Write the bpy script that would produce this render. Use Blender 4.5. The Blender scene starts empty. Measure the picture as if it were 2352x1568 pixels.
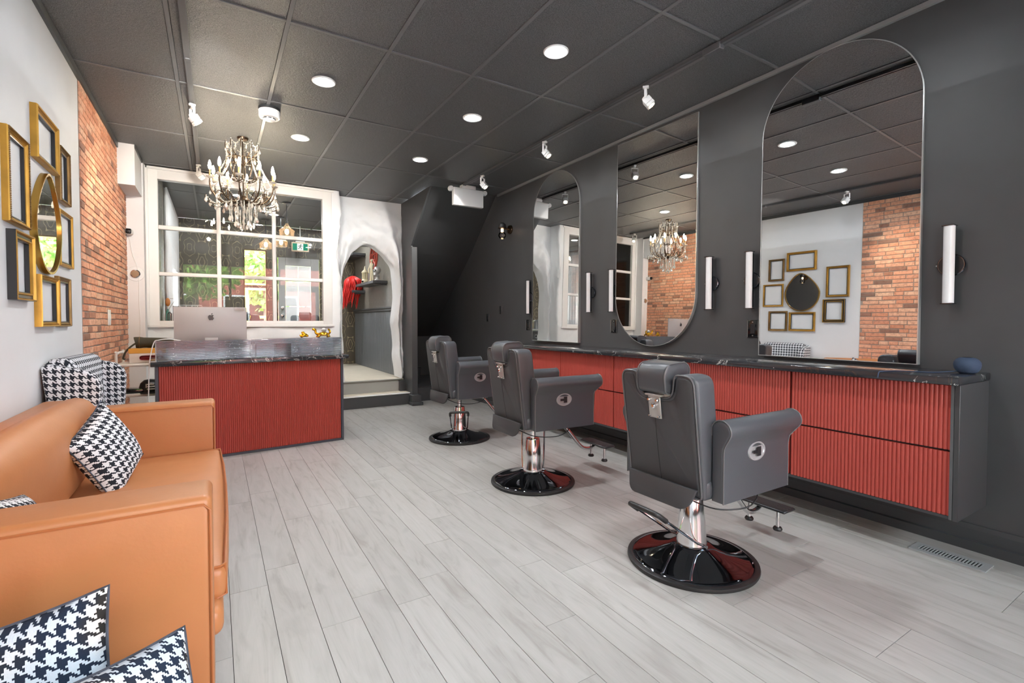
import bpy, bmesh, math, random
from mathutils import Vector, Matrix, noise
from math import sin, cos, pi, radians as R, sqrt, atan2
random.seed(7)
SC = bpy.context.scene
COL = SC.collection

# ------------------------------------------------------------------ camera
FPX, PITCH, YAW = 1113.0, R(1.4), R(31.5)
cd = bpy.data.cameras.new('camera')
cam = bpy.data.objects.new('camera', cd); COL.objects.link(cam)
cd.sensor_width = 36.0; cd.sensor_fit = 'HORIZONTAL'
cd.lens = FPX / 2352 * 36
cd.shift_y = (738 + FPX * math.tan(PITCH) - 784) / 2352
cd.clip_start = 0.02
cam.location = (0, 0, 1.21)
cam.rotation_euler = (pi / 2 - PITCH, 0, -YAW)
SC.camera = cam

# ------------------------------------------------------------------ world, exposure
W = bpy.data.worlds.new('world'); SC.world = W; W.use_nodes = True
nt = W.node_tree; nt.nodes.clear()
wo = nt.nodes.new('ShaderNodeOutputWorld'); bg = nt.nodes.new('ShaderNodeBackground')
bg.inputs[0].default_value = (0.85, 0.93, 1.0, 1); bg.inputs[1].default_value = 18.0
nt.links.new(bg.outputs[0], wo.inputs[0])
SC.view_settings.view_transform = 'Standard'
SC.view_settings.look = 'None'
SC.view_settings.gamma = 1.0
SC.view_settings.use_curve_mapping = False
SC.view_settings.exposure = 0.82
DOWN_STRENGTH = 170.0
DOWN_W = 42.0
BULB_STRENGTH = 125.0
BEAM_W = 30.0
cy = SC.cycles
cy.use_denoising = True
cy.max_bounces = 8; cy.diffuse_bounces = 4; cy.glossy_bounces = 6
cy.transmission_bounces = 8; cy.transparent_max_bounces = 16
cy.sample_clamp_indirect = 6.0
cy.caustics_reflective = False; cy.caustics_refractive = False

# sky portal: the shop window behind the camera, only guides sampling of the sky
pl = bpy.data.lights.new('sky_portal', 'AREA'); pl.shape = 'RECTANGLE'; pl.size = 4.0; pl.size_y = 2.6
pl.cycles.is_portal = True
po = bpy.data.objects.new('sky_portal', pl); COL.objects.link(po)
po.location = (1.3, -1.58, 1.5); po.rotation_euler = (R(90), 0, 0)

# ------------------------------------------------------------------ materials
def s2l(c):
    c = c / 255.0
    return c / 12.92 if c <= 0.04045 else ((c + 0.055) / 1.055) ** 2.4
def rgb(t): return (s2l(t[0]), s2l(t[1]), s2l(t[2]), 1.0)
class G:
    """tiny node-graph helper"""
    def __init__(s, name):
        s.m = bpy.data.materials.new(name); s.m.use_nodes = True
        s.t = s.m.node_tree; s.t.nodes.clear()
        s.out = s.n('OutputMaterial')
    def n(s, k, **kw):
        x = s.t.nodes.new('ShaderNode' + k)
        for a, b in kw.items(): setattr(x, a, b)
        return x
    def l(s, a, b): s.t.links.new(a, b)
    def val(s, sock, v):
        if hasattr(v, 'links') or isinstance(v, bpy.types.NodeSocket): s.l(v, sock)
        else: sock.default_value = v
    def math(s, op, a, b=0.0, c=0.0, clamp=False):
        x = s.n('Math', operation=op); x.use_clamp = clamp
        s.val(x.inputs[0], a); s.val(x.inputs[1], b)
        if len(x.inputs) > 2: s.val(x.inputs[2], c)
        return x.outputs[0]
    def mix(s, f, a, b):
        x = s.n('Mix', data_type='RGBA'); s.val(x.inputs[0], f); s.val(x.inputs[6], a); s.val(x.inputs[7], b)
        return x.outputs[2]
    def ramp(s, f, stops):
        x = s.n('ValToRGB'); e = x.color_ramp.elements
        while len(e) > 1: e.remove(e[0])
        e[0].position = stops[0][0]; e[0].color = stops[0][1]
        for p, c in stops[1:]:
            q = e.new(p); q.color = c
        s.l(f, x.inputs[0]); return x.outputs[0]
    def noise(s, vec, scale, detail=3.0, rough=0.5, dist=0.0):
        x = s.n('TexNoise'); x.inputs['Scale'].default_value = scale; x.inputs['Detail'].default_value = detail
        x.inputs['Roughness'].default_value = rough; x.inputs['Distortion'].default_value = dist
        if vec is not None: s.l(vec, x.inputs['Vector'])
        return x.outputs[0]
    def obj(s): return s.n('TexCoord').outputs['Object']
    def mapping(s, vec, scale=(1, 1, 1), loc=(0, 0, 0)):
        x = s.n('Mapping'); s.l(vec, x.inputs[0])
        s.val(x.inputs['Location'], loc); x.inputs['Scale'].default_value = scale
        return x.outputs[0]
    def bump(s, h, strength=0.3, dist=0.005):
        x = s.n('Bump'); x.inputs['Strength'].default_value = strength; x.inputs['Distance'].default_value = dist
        s.l(h, x.inputs['Height']); return x.outputs[0]
    def pbr(s, col, rough=0.5, metal=0.0, spec=0.5, normal=None, coat=0.0, emit=None, estr=0.0):
        p = s.n('BsdfPrincipled')
        s.val(p.inputs['Base Color'], col); s.val(p.inputs['Roughness'], rough)
        p.inputs['Metallic'].default_value = metal; p.inputs['Specular IOR Level'].default_value = spec
        p.inputs['Coat Weight'].default_value = coat; p.inputs['Coat Roughness'].default_value = 0.08
        if normal is not None: s.l(normal, p.inputs['Normal'])
        if emit is not None:
            p.inputs['Emission Color'].default_value = emit; p.inputs['Emission Strength'].default_value = estr
        s.l(p.outputs[0], s.out.inputs[0]); return p
def plain(name, c, rough=0.5, metal=0.0, spec=0.5, coat=0.0, bump=0.0, bscale=60, var=0.0):
    g = G(name); col = rgb(c); nrm = None
    if bump or var:
        v = g.obj(); h = g.noise(v, bscale, 3)
        if bump: nrm = g.bump(h, bump, 0.004)
        if var:
            h2 = g.noise(v, bscale * 0.12, 3)
            k = [min(255, x * (1 + var)) for x in c]; d = [x * (1 - var) for x in c]
            col = g.ramp(h2, [(0.3, rgb(d)), (0.7, rgb(k))])
    g.pbr(col, rough, metal, spec, nrm, coat); return g.m
def emis(name, c, strength):
    g = G(name); e = g.n('Emission'); e.inputs[0].default_value = rgb(c); e.inputs[1].default_value = strength
    g.l(e.outputs[0], g.out.inputs[0]); return g.m
def glassy(name, tint=(1, 1, 1, 1), refl=1.0, rough=0.0, opac=0.0, body=(200, 200, 200), ior=1.5):
    """thin clear sheet: lets light through, reflects by Fresnel"""
    g = G(name)
    tr = g.n('BsdfTransparent'); tr.inputs[0].default_value = tint
    gl = g.n('BsdfGlossy'); gl.inputs['Roughness'].default_value = rough
    fr = g.n('Fresnel'); fr.inputs[0].default_value = ior
    f = g.math('MULTIPLY', fr.outputs[0], refl, clamp=True)
    mx = g.n('MixShader'); g.l(f, mx.inputs[0]); g.l(tr.outputs[0], mx.inputs[1]); g.l(gl.outputs[0], mx.inputs[2])
    last = mx.outputs[0]
    if opac:
        df = g.n('BsdfDiffuse'); df.inputs[0].default_value = rgb(body)
        m2 = g.n('MixShader'); m2.inputs[0].default_value = opac
        g.l(last, m2.inputs[1]); g.l(df.outputs[0], m2.inputs[2]); last = m2.outputs[0]
    g.l(last, g.out.inputs[0]); return g.m

MT = {}
MT['white_wall'] = plain('white_paint', (226, 226, 227), 0.6, bump=0.08, bscale=25, var=0.01)
MT['white_trim'] = plain('white_gloss_paint', (232, 230, 227), 0.4)
MT['plaster'] = plain('white_rough_plaster', (230, 231, 232), 0.55, bump=0.9, bscale=9)
MT['black_wall'] = plain('charcoal_paint', (72, 73, 75), 0.42, bump=0.06, bscale=30, var=0.03)
MT['dark_wall'] = plain('black_paint', (56, 57, 58), 0.5, var=0.02)
MT['black_trim'] = plain('black_satin_paint', (66, 68, 70), 0.4)
MT['grid'] = plain('charcoal_grid_metal', (108, 108, 109), 0.36)
MT['track'] = plain('black_track_metal', (88, 88, 90), 0.35)
MT['leather_black'] = plain('charcoal_leather', (75, 78, 83), 0.36, bump=0.08, bscale=220)
MT['leather_back'] = plain('charcoal_vinyl', (66, 67, 70), 0.5, bump=0.06, bscale=220)
MT['piping_dark'] = plain('piping_leather', (96, 97, 99), 0.35)
MT['piping_black'] = plain('black_piping', (35, 35, 37), 0.4)
MT['leather_tan'] = plain('tan_orange_leather', (184, 121, 76), 0.42, bump=0.08, bscale=90, var=0.015)
MT['tan_pipe'] = plain('tan_piping', (172, 104, 60), 0.45)
MT['chrome'] = plain('chrome', (232, 233, 235), 0.10, 1.0)
MT['satin'] = plain('satin_chrome', (182, 184, 187), 0.28, 0.35)
MT['dark_chrome'] = plain('dark_chrome', (112, 116, 124), 0.05, 1.0)
MT['steel'] = plain('brushed_steel', (192, 190, 187), 0.32, 0.55)
MT['rubber'] = plain('black_rubber', (34, 34, 35), 0.45)
MT['black_plastic'] = plain('black_plastic', (40, 41, 43), 0.3)
MT['black_gloss'] = plain('black_gloss', (22, 22, 24), 0.08)
MT['white_plastic'] = plain('white_plastic', (232, 232, 230), 0.35)
MT['grey_plastic'] = plain('grey_plastic', (190, 190, 188), 0.4)
MT['red'] = plain('brick_red_lacquer', (176, 74, 64), 0.42, spec=0.4)
MT['cab'] = plain('charcoal_laminate', (64, 65, 67), 0.4)
MT['desk_frame'] = plain('navy_grey_laminate', (66, 72, 82), 0.4)
MT['gold'] = plain('gold_paint', (184, 140, 58), 0.42, 0.6, bump=0.12, bscale=80, var=0.08)
MT['gold_dark'] = plain('aged_gold', (140, 108, 62), 0.42, 0.6, bump=0.15, bscale=90, var=0.12)
MT['gold_shine'] = plain('shiny_gold', (235, 178, 40), 0.14, 0.9)
MT['bronze'] = plain('dark_bronze', (70, 56, 42), 0.3, 0.85)
MT['mirror'] = plain('mirror_silver', (236, 238, 238), 0.0, 1.0)
MT['mirror_edge'] = plain('mirror_edge', (215, 218, 218), 0.15, 0.6)
MT['alu'] = plain('aluminium', (192, 186, 184), 0.5, 0.25)
MT['navy'] = plain('navy_mesh_fabric', (52, 68, 92), 0.75, bump=0.5, bscale=400)
MT['vent'] = plain('grey_vent_metal', (176, 180, 182), 0.4, 0.3)
MT['vent_dark'] = plain('dark_gap', (40, 42, 44), 0.7)
MT['beige_floor'] = plain('beige_step_paint', (206, 196, 178), 0.5, var=0.02)
MT['grey_riser'] = plain('grey_step_paint', (158, 158, 154), 0.5)
MT['nosing'] = plain('white_nosing', (232, 232, 232), 0.4)
MT['olive'] = plain('olive_cloth', (62, 60, 48), 0.8, bump=0.3, bscale=120)
MT['amber_box'] = plain('amber_card', (222, 160, 66), 0.6)
MT['dark_red'] = plain('dark_red_plastic', (122, 22, 30), 0.35)
MT['cream'] = plain('cream_resin', (226, 214, 180), 0.45)
MT['wig'] = plain('red_wig_hair', (204, 36, 30), 0.45)
MT['penta'] = plain('red_painted_wood', (190, 74, 56), 0.5)
MT['purple'] = plain('lilac_card', (128, 132, 188), 0.5)
MT['teal'] = plain('teal_plastic', (40, 140, 130), 0.4)
MT['orange'] = plain('orange_plastic', (208, 128, 48), 0.45)
MT['green_sign'] = emis('green_sign_light', (0, 122, 88), 0.9)
MT['white_sign'] = emis('white_sign_light', (236, 246, 240), 0.9)
MT['dark_green'] = plain('dark_green_print', (10, 60, 46), 0.5)
MT['led'] = emis('led_white', (245, 250, 255), DOWN_STRENGTH)
MT['led_bar'] = emis('led_bar_white', (255, 252, 246), 9.0)
MT['bulb'] = emis('warm_bulb', (255, 238, 210), BULB_STRENGTH)
MT['bulb_dim'] = emis('warm_bulb_dim', (255, 214, 170), 2.2)
MT['bulb_soft'] = emis('warm_bulb_soft', (255, 220, 165), 14.0)
MT['track_glow'] = emis('track_lamp_glow', (255, 226, 180), 30.0)
MT['opal'] = plain('opal_acrylic', (236, 237, 238), 0.22)
MT['glass'] = glassy('window_glass', (0.97, 0.98, 0.97, 1), 1.15)
MT['shop_glass'] = glassy('shop_glass', (0.97, 0.98, 0.98, 1), 0.8)
MT['shade'] = glassy('pendant_glass', (0.97, 0.93, 0.88, 1), 1.0, 0.05, 0.12, (240, 214, 186))
MT['globe'] = glassy('clear_globe', (0.97, 0.95, 0.92, 1), 1.3)
MT['crystal'] = glassy('crystal', (0.95, 0.92, 0.86, 1), 7.0, 0.02, 0.30, (250, 244, 230), ior=1.7)
MT['ribbed'] = glassy('ribbed_clear_sheet', (0.60, 0.64, 0.69, 1), 1.6, 0.05, 0.03, (180, 190, 200))
MT['rib'] = glassy('clear_rib', (0.50, 0.55, 0.62, 1), 3.0, 0.1, 0.22, (200, 206, 214))
MT['door_grey'] = plain('grey_door_paint', (168, 168, 168), 0.45)
MT['frost'] = plain('frosted_white', (244, 246, 248), 0.5)
MT['curtain'] = plain('white_curtain', (236, 236, 238), 0.7)
MT['yellow'] = plain('yellow_paint', (226, 206, 70), 0.5)
MT['leaf'] = plain('tree_leaves', (104, 140, 50), 0.7, bump=0.8, bscale=6, var=0.35)
MT['bark'] = plain('tree_bark', (70, 58, 48), 0.85)
MT['facade'] = plain('red_brick_facade', (150, 78, 66), 0.8, var=0.1)
MT['pave'] = plain('pavement', (186, 186, 184), 0.85, var=0.05)
MT['tape'] = plain('paper_tape', (226, 214, 206), 0.6)
MT['logo'] = plain('logo_dark', (62, 60, 62), 0.25)

def ceiling_mat():
    g = G('charcoal_ceiling_tile'); v = g.obj()
    a = g.noise(v, 190, 4, 0.7); b = g.noise(v, 60, 3)
    col = g.ramp(a, [(0.38, rgb((52, 53, 55))), (0.62, rgb((114, 115, 117)))])
    g.pbr(col, 0.42, 0, 0.5, g.bump(g.math('ADD', a, b), 0.85, 0.006)); return g.m
MT['ceil'] = ceiling_mat()
def plank_mat():
    g = G('pale_grey_oak_plank'); tc = g.n('TexCoord'); oi = g.n('ObjectInfo')
    off = g.math('MULTIPLY', oi.outputs['Random'], 37.0)
    cmb = g.n('CombineXYZ'); g.l(off, cmb.inputs[0]); g.l(off, cmb.inputs[1])
    v = g.mapping(tc.outputs['Object'], (9, 1.1, 1), cmb.outputs[0])
    n1 = g.noise(v, 1.6, 5, 0.6, 1.6)
    v2 = g.mapping(tc.outputs['Object'], (70, 2.5, 1), cmb.outputs[0])
    n2 = g.noise(v2, 2.2, 3, 0.6, 0.3)
    v3 = g.mapping(tc.outputs['Object'], (5, 2.2, 1), cmb.outputs[0])
    n3 = g.noise(v3, 1.5, 2, 0.5, 0.5)
    base = g.ramp(n1, [(0.28, rgb((152, 148, 143))), (0.45, rgb((171, 169, 165))), (0.7, rgb((179, 177, 174)))])
    c2 = g.mix(g.math('MULTIPLY', g.ramp(n2, [(0.35, (1, 1, 1, 1)), (0.55, (0, 0, 0, 1))]), 0.10), base, rgb((146, 142, 138)))
    c3 = g.mix(g.math('MULTIPLY', g.ramp(n3, [(0.3, (1, 1, 1, 1)), (0.42, (0, 0, 0, 1))]), 0.32), c2, rgb((142, 138, 134)))
    tint = g.ramp(oi.outputs['Random'], [(0, (0.90, 0.90, 0.90, 1)), (1, (1, 1, 1, 1))])
    mm = g.n('Mix', data_type='RGBA', blend_type='MULTIPLY'); mm.inputs[0].default_value = 1.0
    g.l(c3, mm.inputs[6]); g.l(tint, mm.inputs[7])
    g.pbr(mm.outputs[2], 0.34, 0, 0.45, g.bump(n2, 0.08, 0.002)); return g.m
MT['plank'] = plank_mat()
def brick_mat(island):
    g = G('brick_face_island' if island else 'brick_face'); v = g.obj()
    rnd = g.n('NewGeometry').outputs['Random Per Island'] if island else g.n('ObjectInfo').outputs['Random']
    base = g.ramp(rnd, [(0.0, rgb((138, 108, 94))), (0.08, rgb((164, 118, 98))), (0.14, rgb((216, 148, 116))), (0.45, rgb((230, 168, 136))),
                        (0.75, rgb((234, 188, 158))), (1.0, rgb((218, 150, 120)))])
    w = g.n('NewGeometry').outputs['Position']
    n = g.noise(w, 30, 4, 0.7); col = g.mix(g.math('MULTIPLY', g.ramp(n, [(0.45, (0, 0, 0, 1)), (0.68, (1, 1, 1, 1))]), 0.45), base, rgb((112, 70, 58)))
    g.pbr(col, 0.7, 0, 0.3, g.bump(n, 0.5, 0.004)); return g.m
MT['brick'] = brick_mat(False); MT['brick_i'] = brick_mat(True)
MT['mortar'] = plain('brick_mortar', (158, 142, 130), 0.8)
def houndstooth_mat(name, tile, ac=False):
    g = G(name); uv = g.n('UVMap'); sp = g.n('SeparateXYZ'); g.l(uv.outputs[0], sp.inputs[0])
    k = 8.0 / tile
    i = g.math('FLOOR', g.math('MULTIPLY', sp.outputs[0], k)); j = g.math('FLOOR', g.math('MULTIPLY', sp.outputs[1], k))
    wi = g.math('FLOORED_MODULO', g.math('FLOOR', g.math('DIVIDE', i, 4.0)), 2.0)
    wj = g.math('FLOORED_MODULO', g.math('FLOOR', g.math('DIVIDE', j, 4.0)), 2.0)
    sel = g.math('LESS_THAN', g.math('FLOORED_MODULO', g.math('ADD', i, j), 4.0), 2.0)
    val = g.math('ADD', g.math('MULTIPLY', sel, wi), g.math('MULTIPLY', g.math('SUBTRACT', 1.0, sel), wj))
    n = g.noise(g.obj(), 260, 2)
    dark, light = rgb((38, 42, 50)), rgb((226, 228, 232))
    if ac:
        c = g.noise(g.obj(), 5, 1); dark = g.ramp(c, [(0.45, rgb((52, 50, 48))), (0.55, rgb((36, 48, 68)))])
        light = g.ramp(c, [(0.45, rgb((232, 228, 226))), (0.55, rgb((208, 222, 236)))])
    g.pbr(g.mix(val, dark, light), 0.85, 0, 0.2, g.bump(n, 0.5, 0.003)); return g.m
MT['hound'] = houndstooth_mat('houndstooth_weave', 0.034)
MT['hound_big'] = houndstooth_mat('houndstooth_weave_large', 0.029, True)
MT['hound_chair'] = houndstooth_mat('houndstooth_upholstery', 0.037)
def damask_mat(name, ground, line, sx, sy):
    g = G(name); uv = g.n('UVMap'); sp = g.n('SeparateXYZ'); g.l(uv.outputs[0], sp.inputs[0])
    u = g.math('MULTIPLY', sp.outputs[0], 2 * pi / sx); v = g.math('MULTIPLY', sp.outputs[1], 2 * pi / sy)
    cu = g.math('COSINE', u); cv = g.math('COSINE', v)
    a = g.math('ADD', cu, g.math('ADD', cv, g.math('MULTIPLY', g.math('COSINE', g.math('MULTIPLY', u, 2.0)), g.math('MULTIPLY', g.math('COSINE', v), 0.6))))
    a2 = g.math('MULTIPLY', g.math('COSINE', g.math('MULTIPLY', u, 3.0)), g.math('COSINE', g.math('MULTIPLY', v, 3.0)))
    f = g.math('ADD', a, g.math('MULTIPLY', a2, 0.35))
    b = g.math('ABSOLUTE', g.math('SUBTRACT', g.math('FRACT', g.math('MULTIPLY', f, 0.75)), 0.5))
    ln = g.math('LESS_THAN', b, 0.07)
    n = g.noise(g.obj(), 9, 3)
    ln = g.math('MULTIPLY', ln, g.ramp(n, [(0.35, (0.35, 0.35, 0.35, 1)), (0.6, (1, 1, 1, 1))]))
    g.pbr(g.mix(ln, rgb(ground), rgb(line)), 0.45, 0, 0.5); return g.m
MT['damask'] = damask_mat('dark_damask_wallpaper', (84, 78, 66), (168, 156, 124), 0.36, 0.50)
MT['woodpaper'] = damask_mat('grey_figured_wallpaper', (118, 113, 104), (138, 132, 120), 0.2, 0.7)
def marble_mat():
    g = G('black_marble'); v = g.obj()
    n = g.noise(g.mapping(v, (3, 1.2, 3)), 2.2, 6, 0.62, 1.4)
    a = g.math('ABSOLUTE', g.math('SUBTRACT', n, 0.5))
    ln = g.math('LESS_THAN', a, 0.0045)
    gate = g.math('GREATER_THAN', g.noise(v, 3.0, 2), 0.52)
    fl = g.math('GREATER_THAN', g.noise(v, 55, 1), 0.775)
    m = g.math('MAXIMUM', g.math('MULTIPLY', ln, gate), fl)
    gd = g.math('MULTIPLY', g.math('LESS_THAN', g.math('ABSOLUTE', g.math('SUBTRACT', g.noise(v, 2.0, 5, 0.6, 1.0), 0.47)), 0.003), 0.10)
    col = g.mix(m, g.mix(gd, rgb((44, 46, 50)), rgb((150, 116, 62))), rgb((220, 220, 216)))
    g.pbr(col, 0.12, 0, 0.6, None, 0.3); return g.m
MT['marble'] = marble_mat()

# ------------------------------------------------------------------ mesh builder
class B:
    def __init__(s): s.v = []; s.f = []
    def add(s, vs, fs):
        o = len(s.v); s.v += [tuple(p) for p in vs]; s.f += [tuple(i + o for i in f) for f in fs]; return s
    def box(s, x0, x1, y0, y1, z0, z1):
        return s.add([(x0, y0, z0), (x1, y0, z0), (x1, y1, z0), (x0, y1, z0), (x0, y0, z1), (x1, y0, z1), (x1, y1, z1), (x0, y1, z1)],
                     [(3, 2, 1, 0), (4, 5, 6, 7), (0, 1, 5, 4), (1, 2, 6, 5), (2, 3, 7, 6), (3, 0, 4, 7)])
    def bm(s, bm):
        bm.verts.ensure_lookup_table(); bm.verts.index_update()
        s.add([v.co[:] for v in bm.verts], [[v.index for v in f.verts] for f in bm.faces]); bm.free(); return s
    def rbox(s, x0, x1, y0, y1, z0, z1, r=0.01, seg=3, bulge=None):
        bm = bmesh.new(); bmesh.ops.create_cube(bm, size=1)
        for v in bm.verts:
            v.co = Vector(((x0 + x1) / 2 + v.co.x * (x1 - x0), (y0 + y1) / 2 + v.co.y * (y1 - y0), (z0 + z1) / 2 + v.co.z * (z1 - z0)))
        bmesh.ops.bevel(bm, geom=bm.edges[:], offset=r, segments=seg, profile=0.5, affect='EDGES')
        if bulge:
            bmesh.ops.subdivide_edges(bm, edges=[e for e in bm.edges if e.calc_length() > 4 * r], cuts=5, use_grid_fill=True)
            c = Vector(((x0 + x1) / 2, (y0 + y1) / 2, (z0 + z1) / 2)); h = Vector(((x1 - x0) / 2, (y1 - y0) / 2, (z1 - z0) / 2))
            for v in bm.verts:
                q = [(v.co[i] - c[i]) / h[i] for i in range(3)]
                for i in range(3):
                    if bulge[i]:
                        o = [q[k] for k in range(3) if k != i]
                        v.co[i] += q[i] * bulge[i] * max(0, 1 - o[0] ** 2) * max(0, 1 - o[1] ** 2)
        return s.bm(bm)
    def cyl(s, p0, p1, r0, r1=None, n=16, cap=True):
        r1 = r0 if r1 is None else r1
        p0, p1 = Vector(p0), Vector(p1); d = (p1 - p0).normalized()
        a = d.orthogonal().normalized(); b = d.cross(a)
        vs = []
        for p, r in ((p0, r0), (p1, r1)):
            for i in range(n):
                t = 2 * pi * i / n; vs.append(p + (a * cos(t) + b * sin(t)) * r)
        fs = [(i, (i + 1) % n, n + (i + 1) % n, n + i) for i in range(n)]
        if cap: fs += [tuple(reversed(range(n))), tuple(range(n, 2 * n))]
        return s.add(vs, fs)
    def tube(s, pts, r, n=8, closed=False, cap=True):
        P = [Vector(p) for p in pts]; m = len(P); vs = []; fs = []; prev = None
        for k in range(m):
            if closed: d = P[(k + 1) % m] - P[k - 1]
            else: d = P[min(k + 1, m - 1)] - P[max(k - 1, 0)]
            d.normalize()
            a = (prev - d * prev.dot(d)).normalized() if prev and (prev - d * prev.dot(d)).length > 1e-4 else d.orthogonal().normalized()
            prev = a; b = d.cross(a); rr = r[k] if isinstance(r, (list, tuple)) else r
            for i in range(n):
                t = 2 * pi * i / n; vs.append(P[k] + (a * cos(t) + b * sin(t)) * rr)
        for k in range(m if closed else m - 1):
            q = ((k + 1) % m) * n
            for i in range(n): fs.append((k * n + i, k * n + (i + 1) % n, q + (i + 1) % n, q + i))
        if cap and not closed: fs += [tuple(reversed(range(n))), tuple(range((m - 1) * n, m * n))]
        return s.add(vs, fs)
    def lathe(s, prof, n=24, c=(0, 0, 0), axis='z'):
        vs = []; fs = []; c = Vector(c)
        for r, z in prof:
            for i in range(n):
                t = 2 * pi * i / n; x, y = r * cos(t), r * sin(t)
                vs.append(c + Vector({'z': (x, y, z), 'x': (z, x, y), 'y': (y, z, x)}[axis]))
        for k in range(len(prof) - 1):
            for i in range(n): fs.append((k * n + i, k * n + (i + 1) % n, (k + 1) * n + (i + 1) % n, (k + 1) * n + i))
        if prof[0][0] > 1e-6: fs.append(tuple(reversed(range(n))))
        if prof[-1][0] > 1e-6: fs.append(tuple(range((len(prof) - 1) * n, len(prof) * n)))
        return s.add(vs, fs)
    def ball(s, c, r, nu=12, nv=8):
        rx, ry, rz = (r, r, r) if not isinstance(r, (tuple, list)) else r
        vs = []; fs = []
        for k in range(nv + 1):
            ph = -pi / 2 + pi * k / nv
            for i in range(nu):
                t = 2 * pi * i / nu; vs.append((c[0] + rx * cos(ph) * cos(t), c[1] + ry * cos(ph) * sin(t), c[2] + rz * sin(ph)))
        for k in range(nv):
            for i in range(nu): fs.append((k * nu + i, k * nu + (i + 1) % nu, (k + 1) * nu + (i + 1) % nu, (k + 1) * nu + i))
        return s.add(vs, fs)
    def prism(s, poly, axis, a0, a1):
        """poly = 2-D outline in the two remaining axes (order x,y / x,z / y,z), extruded along axis a0..a1"""
        def P(p, a): return {'x': (a, p[0], p[1]), 'y': (p[0], a, p[1]), 'z': (p[0], p[1], a)}[axis]
        n = len(poly); vs = [P(p, a0) for p in poly] + [P(p, a1) for p in poly]
        return s.add(vs, [(i, (i + 1) % n, n + (i + 1) % n, n + i) for i in range(n)] + [tuple(reversed(range(n))), tuple(range(n, 2 * n))])
    def grid(s, rows, closed=False):
        m = len(rows); n = len(rows[0]); vs = [p for r in rows for p in r]; fs = []
        for k in range(m - 1):
            for i in range(n if closed else n - 1): fs.append((k * n + i, k * n + (i + 1) % n, (k + 1) * n + (i + 1) % n, (k + 1) * n + i))
        return s.add(vs, fs)
    def mesh(s, name, smooth=True, ang=38, weld=True):
        me = bpy.data.meshes.new(name); me.from_pydata(s.v, [], s.f); me.validate()
        bm = bmesh.new(); bm.from_mesh(me)
        if weld: bmesh.ops.remove_doubles(bm, verts=bm.verts, dist=1e-5)
        bmesh.ops.recalc_face_normals(bm, faces=bm.faces); bm.to_mesh(me); bm.free()
        if smooth:
            me.shade_smooth(); me.set_sharp_from_angle(angle=R(ang))
        return me
    def build(s, name, mat, parent=None, smooth=True, ang=38, loc=None, rot=None, uv=False, weld=True):
        me = s.mesh(name, smooth, ang, weld); me.materials.append(MT[mat] if isinstance(mat, str) else mat)
        if uv: box_uv(me)
        return link(name, me, parent, loc, rot)
def link(name, me, parent=None, loc=None, rot=None):
    o = bpy.data.objects.new(name, me); COL.objects.link(o)
    if parent is not None: o.parent = parent
    if loc is not None: o.location = loc
    if rot is not None: o.rotation_euler = rot
    return o
def box_uv(me):
    u = me.uv_layers.new(name='UVMap').data
    for p in me.polygons:
        n = p.normal; a = max(range(3), key=lambda i: abs(n[i]))
        i, j = ((1, 2), (0, 2), (0, 1))[a]
        for li in p.loop_indices:
            co = me.vertices[me.loops[li].vertex_index].co; u[li].uv = (co[i], co[j])
def tag(o, label=None, cat=None, group=None, kind=None):
    if label: o['label'] = label
    if cat: o['category'] = cat
    if group: o['group'] = group
    if kind: o['kind'] = kind
    return o
def thing(name, label, cat, loc=(0, 0, 0), rotz=0.0, group=None):
    o = bpy.data.objects.new(name, None); COL.objects.link(o); o.empty_display_size = 0.05
    o.location = loc; o.rotation_euler = (0, 0, rotz); return tag(o, label, cat, group)
def struct(o): o['kind'] = 'structure'; return o
def stuff(o): o['kind'] = 'stuff'; return o
def kids(o): return [c for c in o.children]
def dup(root, loc, rotz=None, label=None, group=None):
    r = root.copy(); COL.objects.link(r); r.location = loc
    if rotz is not None: r.rotation_euler = (0, 0, rotz)
    if label: r['label'] = label
    if group: r['group'] = group
    for ch in kids(root):
        c = ch.copy(); COL.objects.link(c); c.parent = r
        for g in kids(ch):
            d = g.copy(); COL.objects.link(d); d.parent = c
    return r
def bez(p0, p1, p2, p3, n=10):
    p0, p1, p2, p3 = map(Vector, (p0, p1, p2, p3)); out = []
    for i in range(n + 1):
        t = i / n; out.append(p0 * (1 - t) ** 3 + p1 * 3 * t * (1 - t) ** 2 + p2 * 3 * t * t * (1 - t) + p3 * t ** 3)
    return out
def smoothpath(pts, n=6):
    P = [Vector(p) for p in pts]; out = []
    for k in range(len(P) - 1):
        a = P[k - 1] if k else P[k]; b = P[k]; c = P[k + 1]; d = P[k + 2] if k + 2 < len(P) else c
        for i in range(n):
            t = i / n
            out.append(0.5 * ((2 * b) + (c - a) * t + (2 * a - 5 * b + 4 * c - d) * t * t + (3 * b - a - 3 * c + d) * t ** 3))
    out.append(P[-1]); return out

# ================================================================== SETTING
XL, XR, YF, YB, YE, ZC, ZP = -0.82, 3.42, -1.5, 6.95, 10.1, 2.99, 0.35
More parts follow.
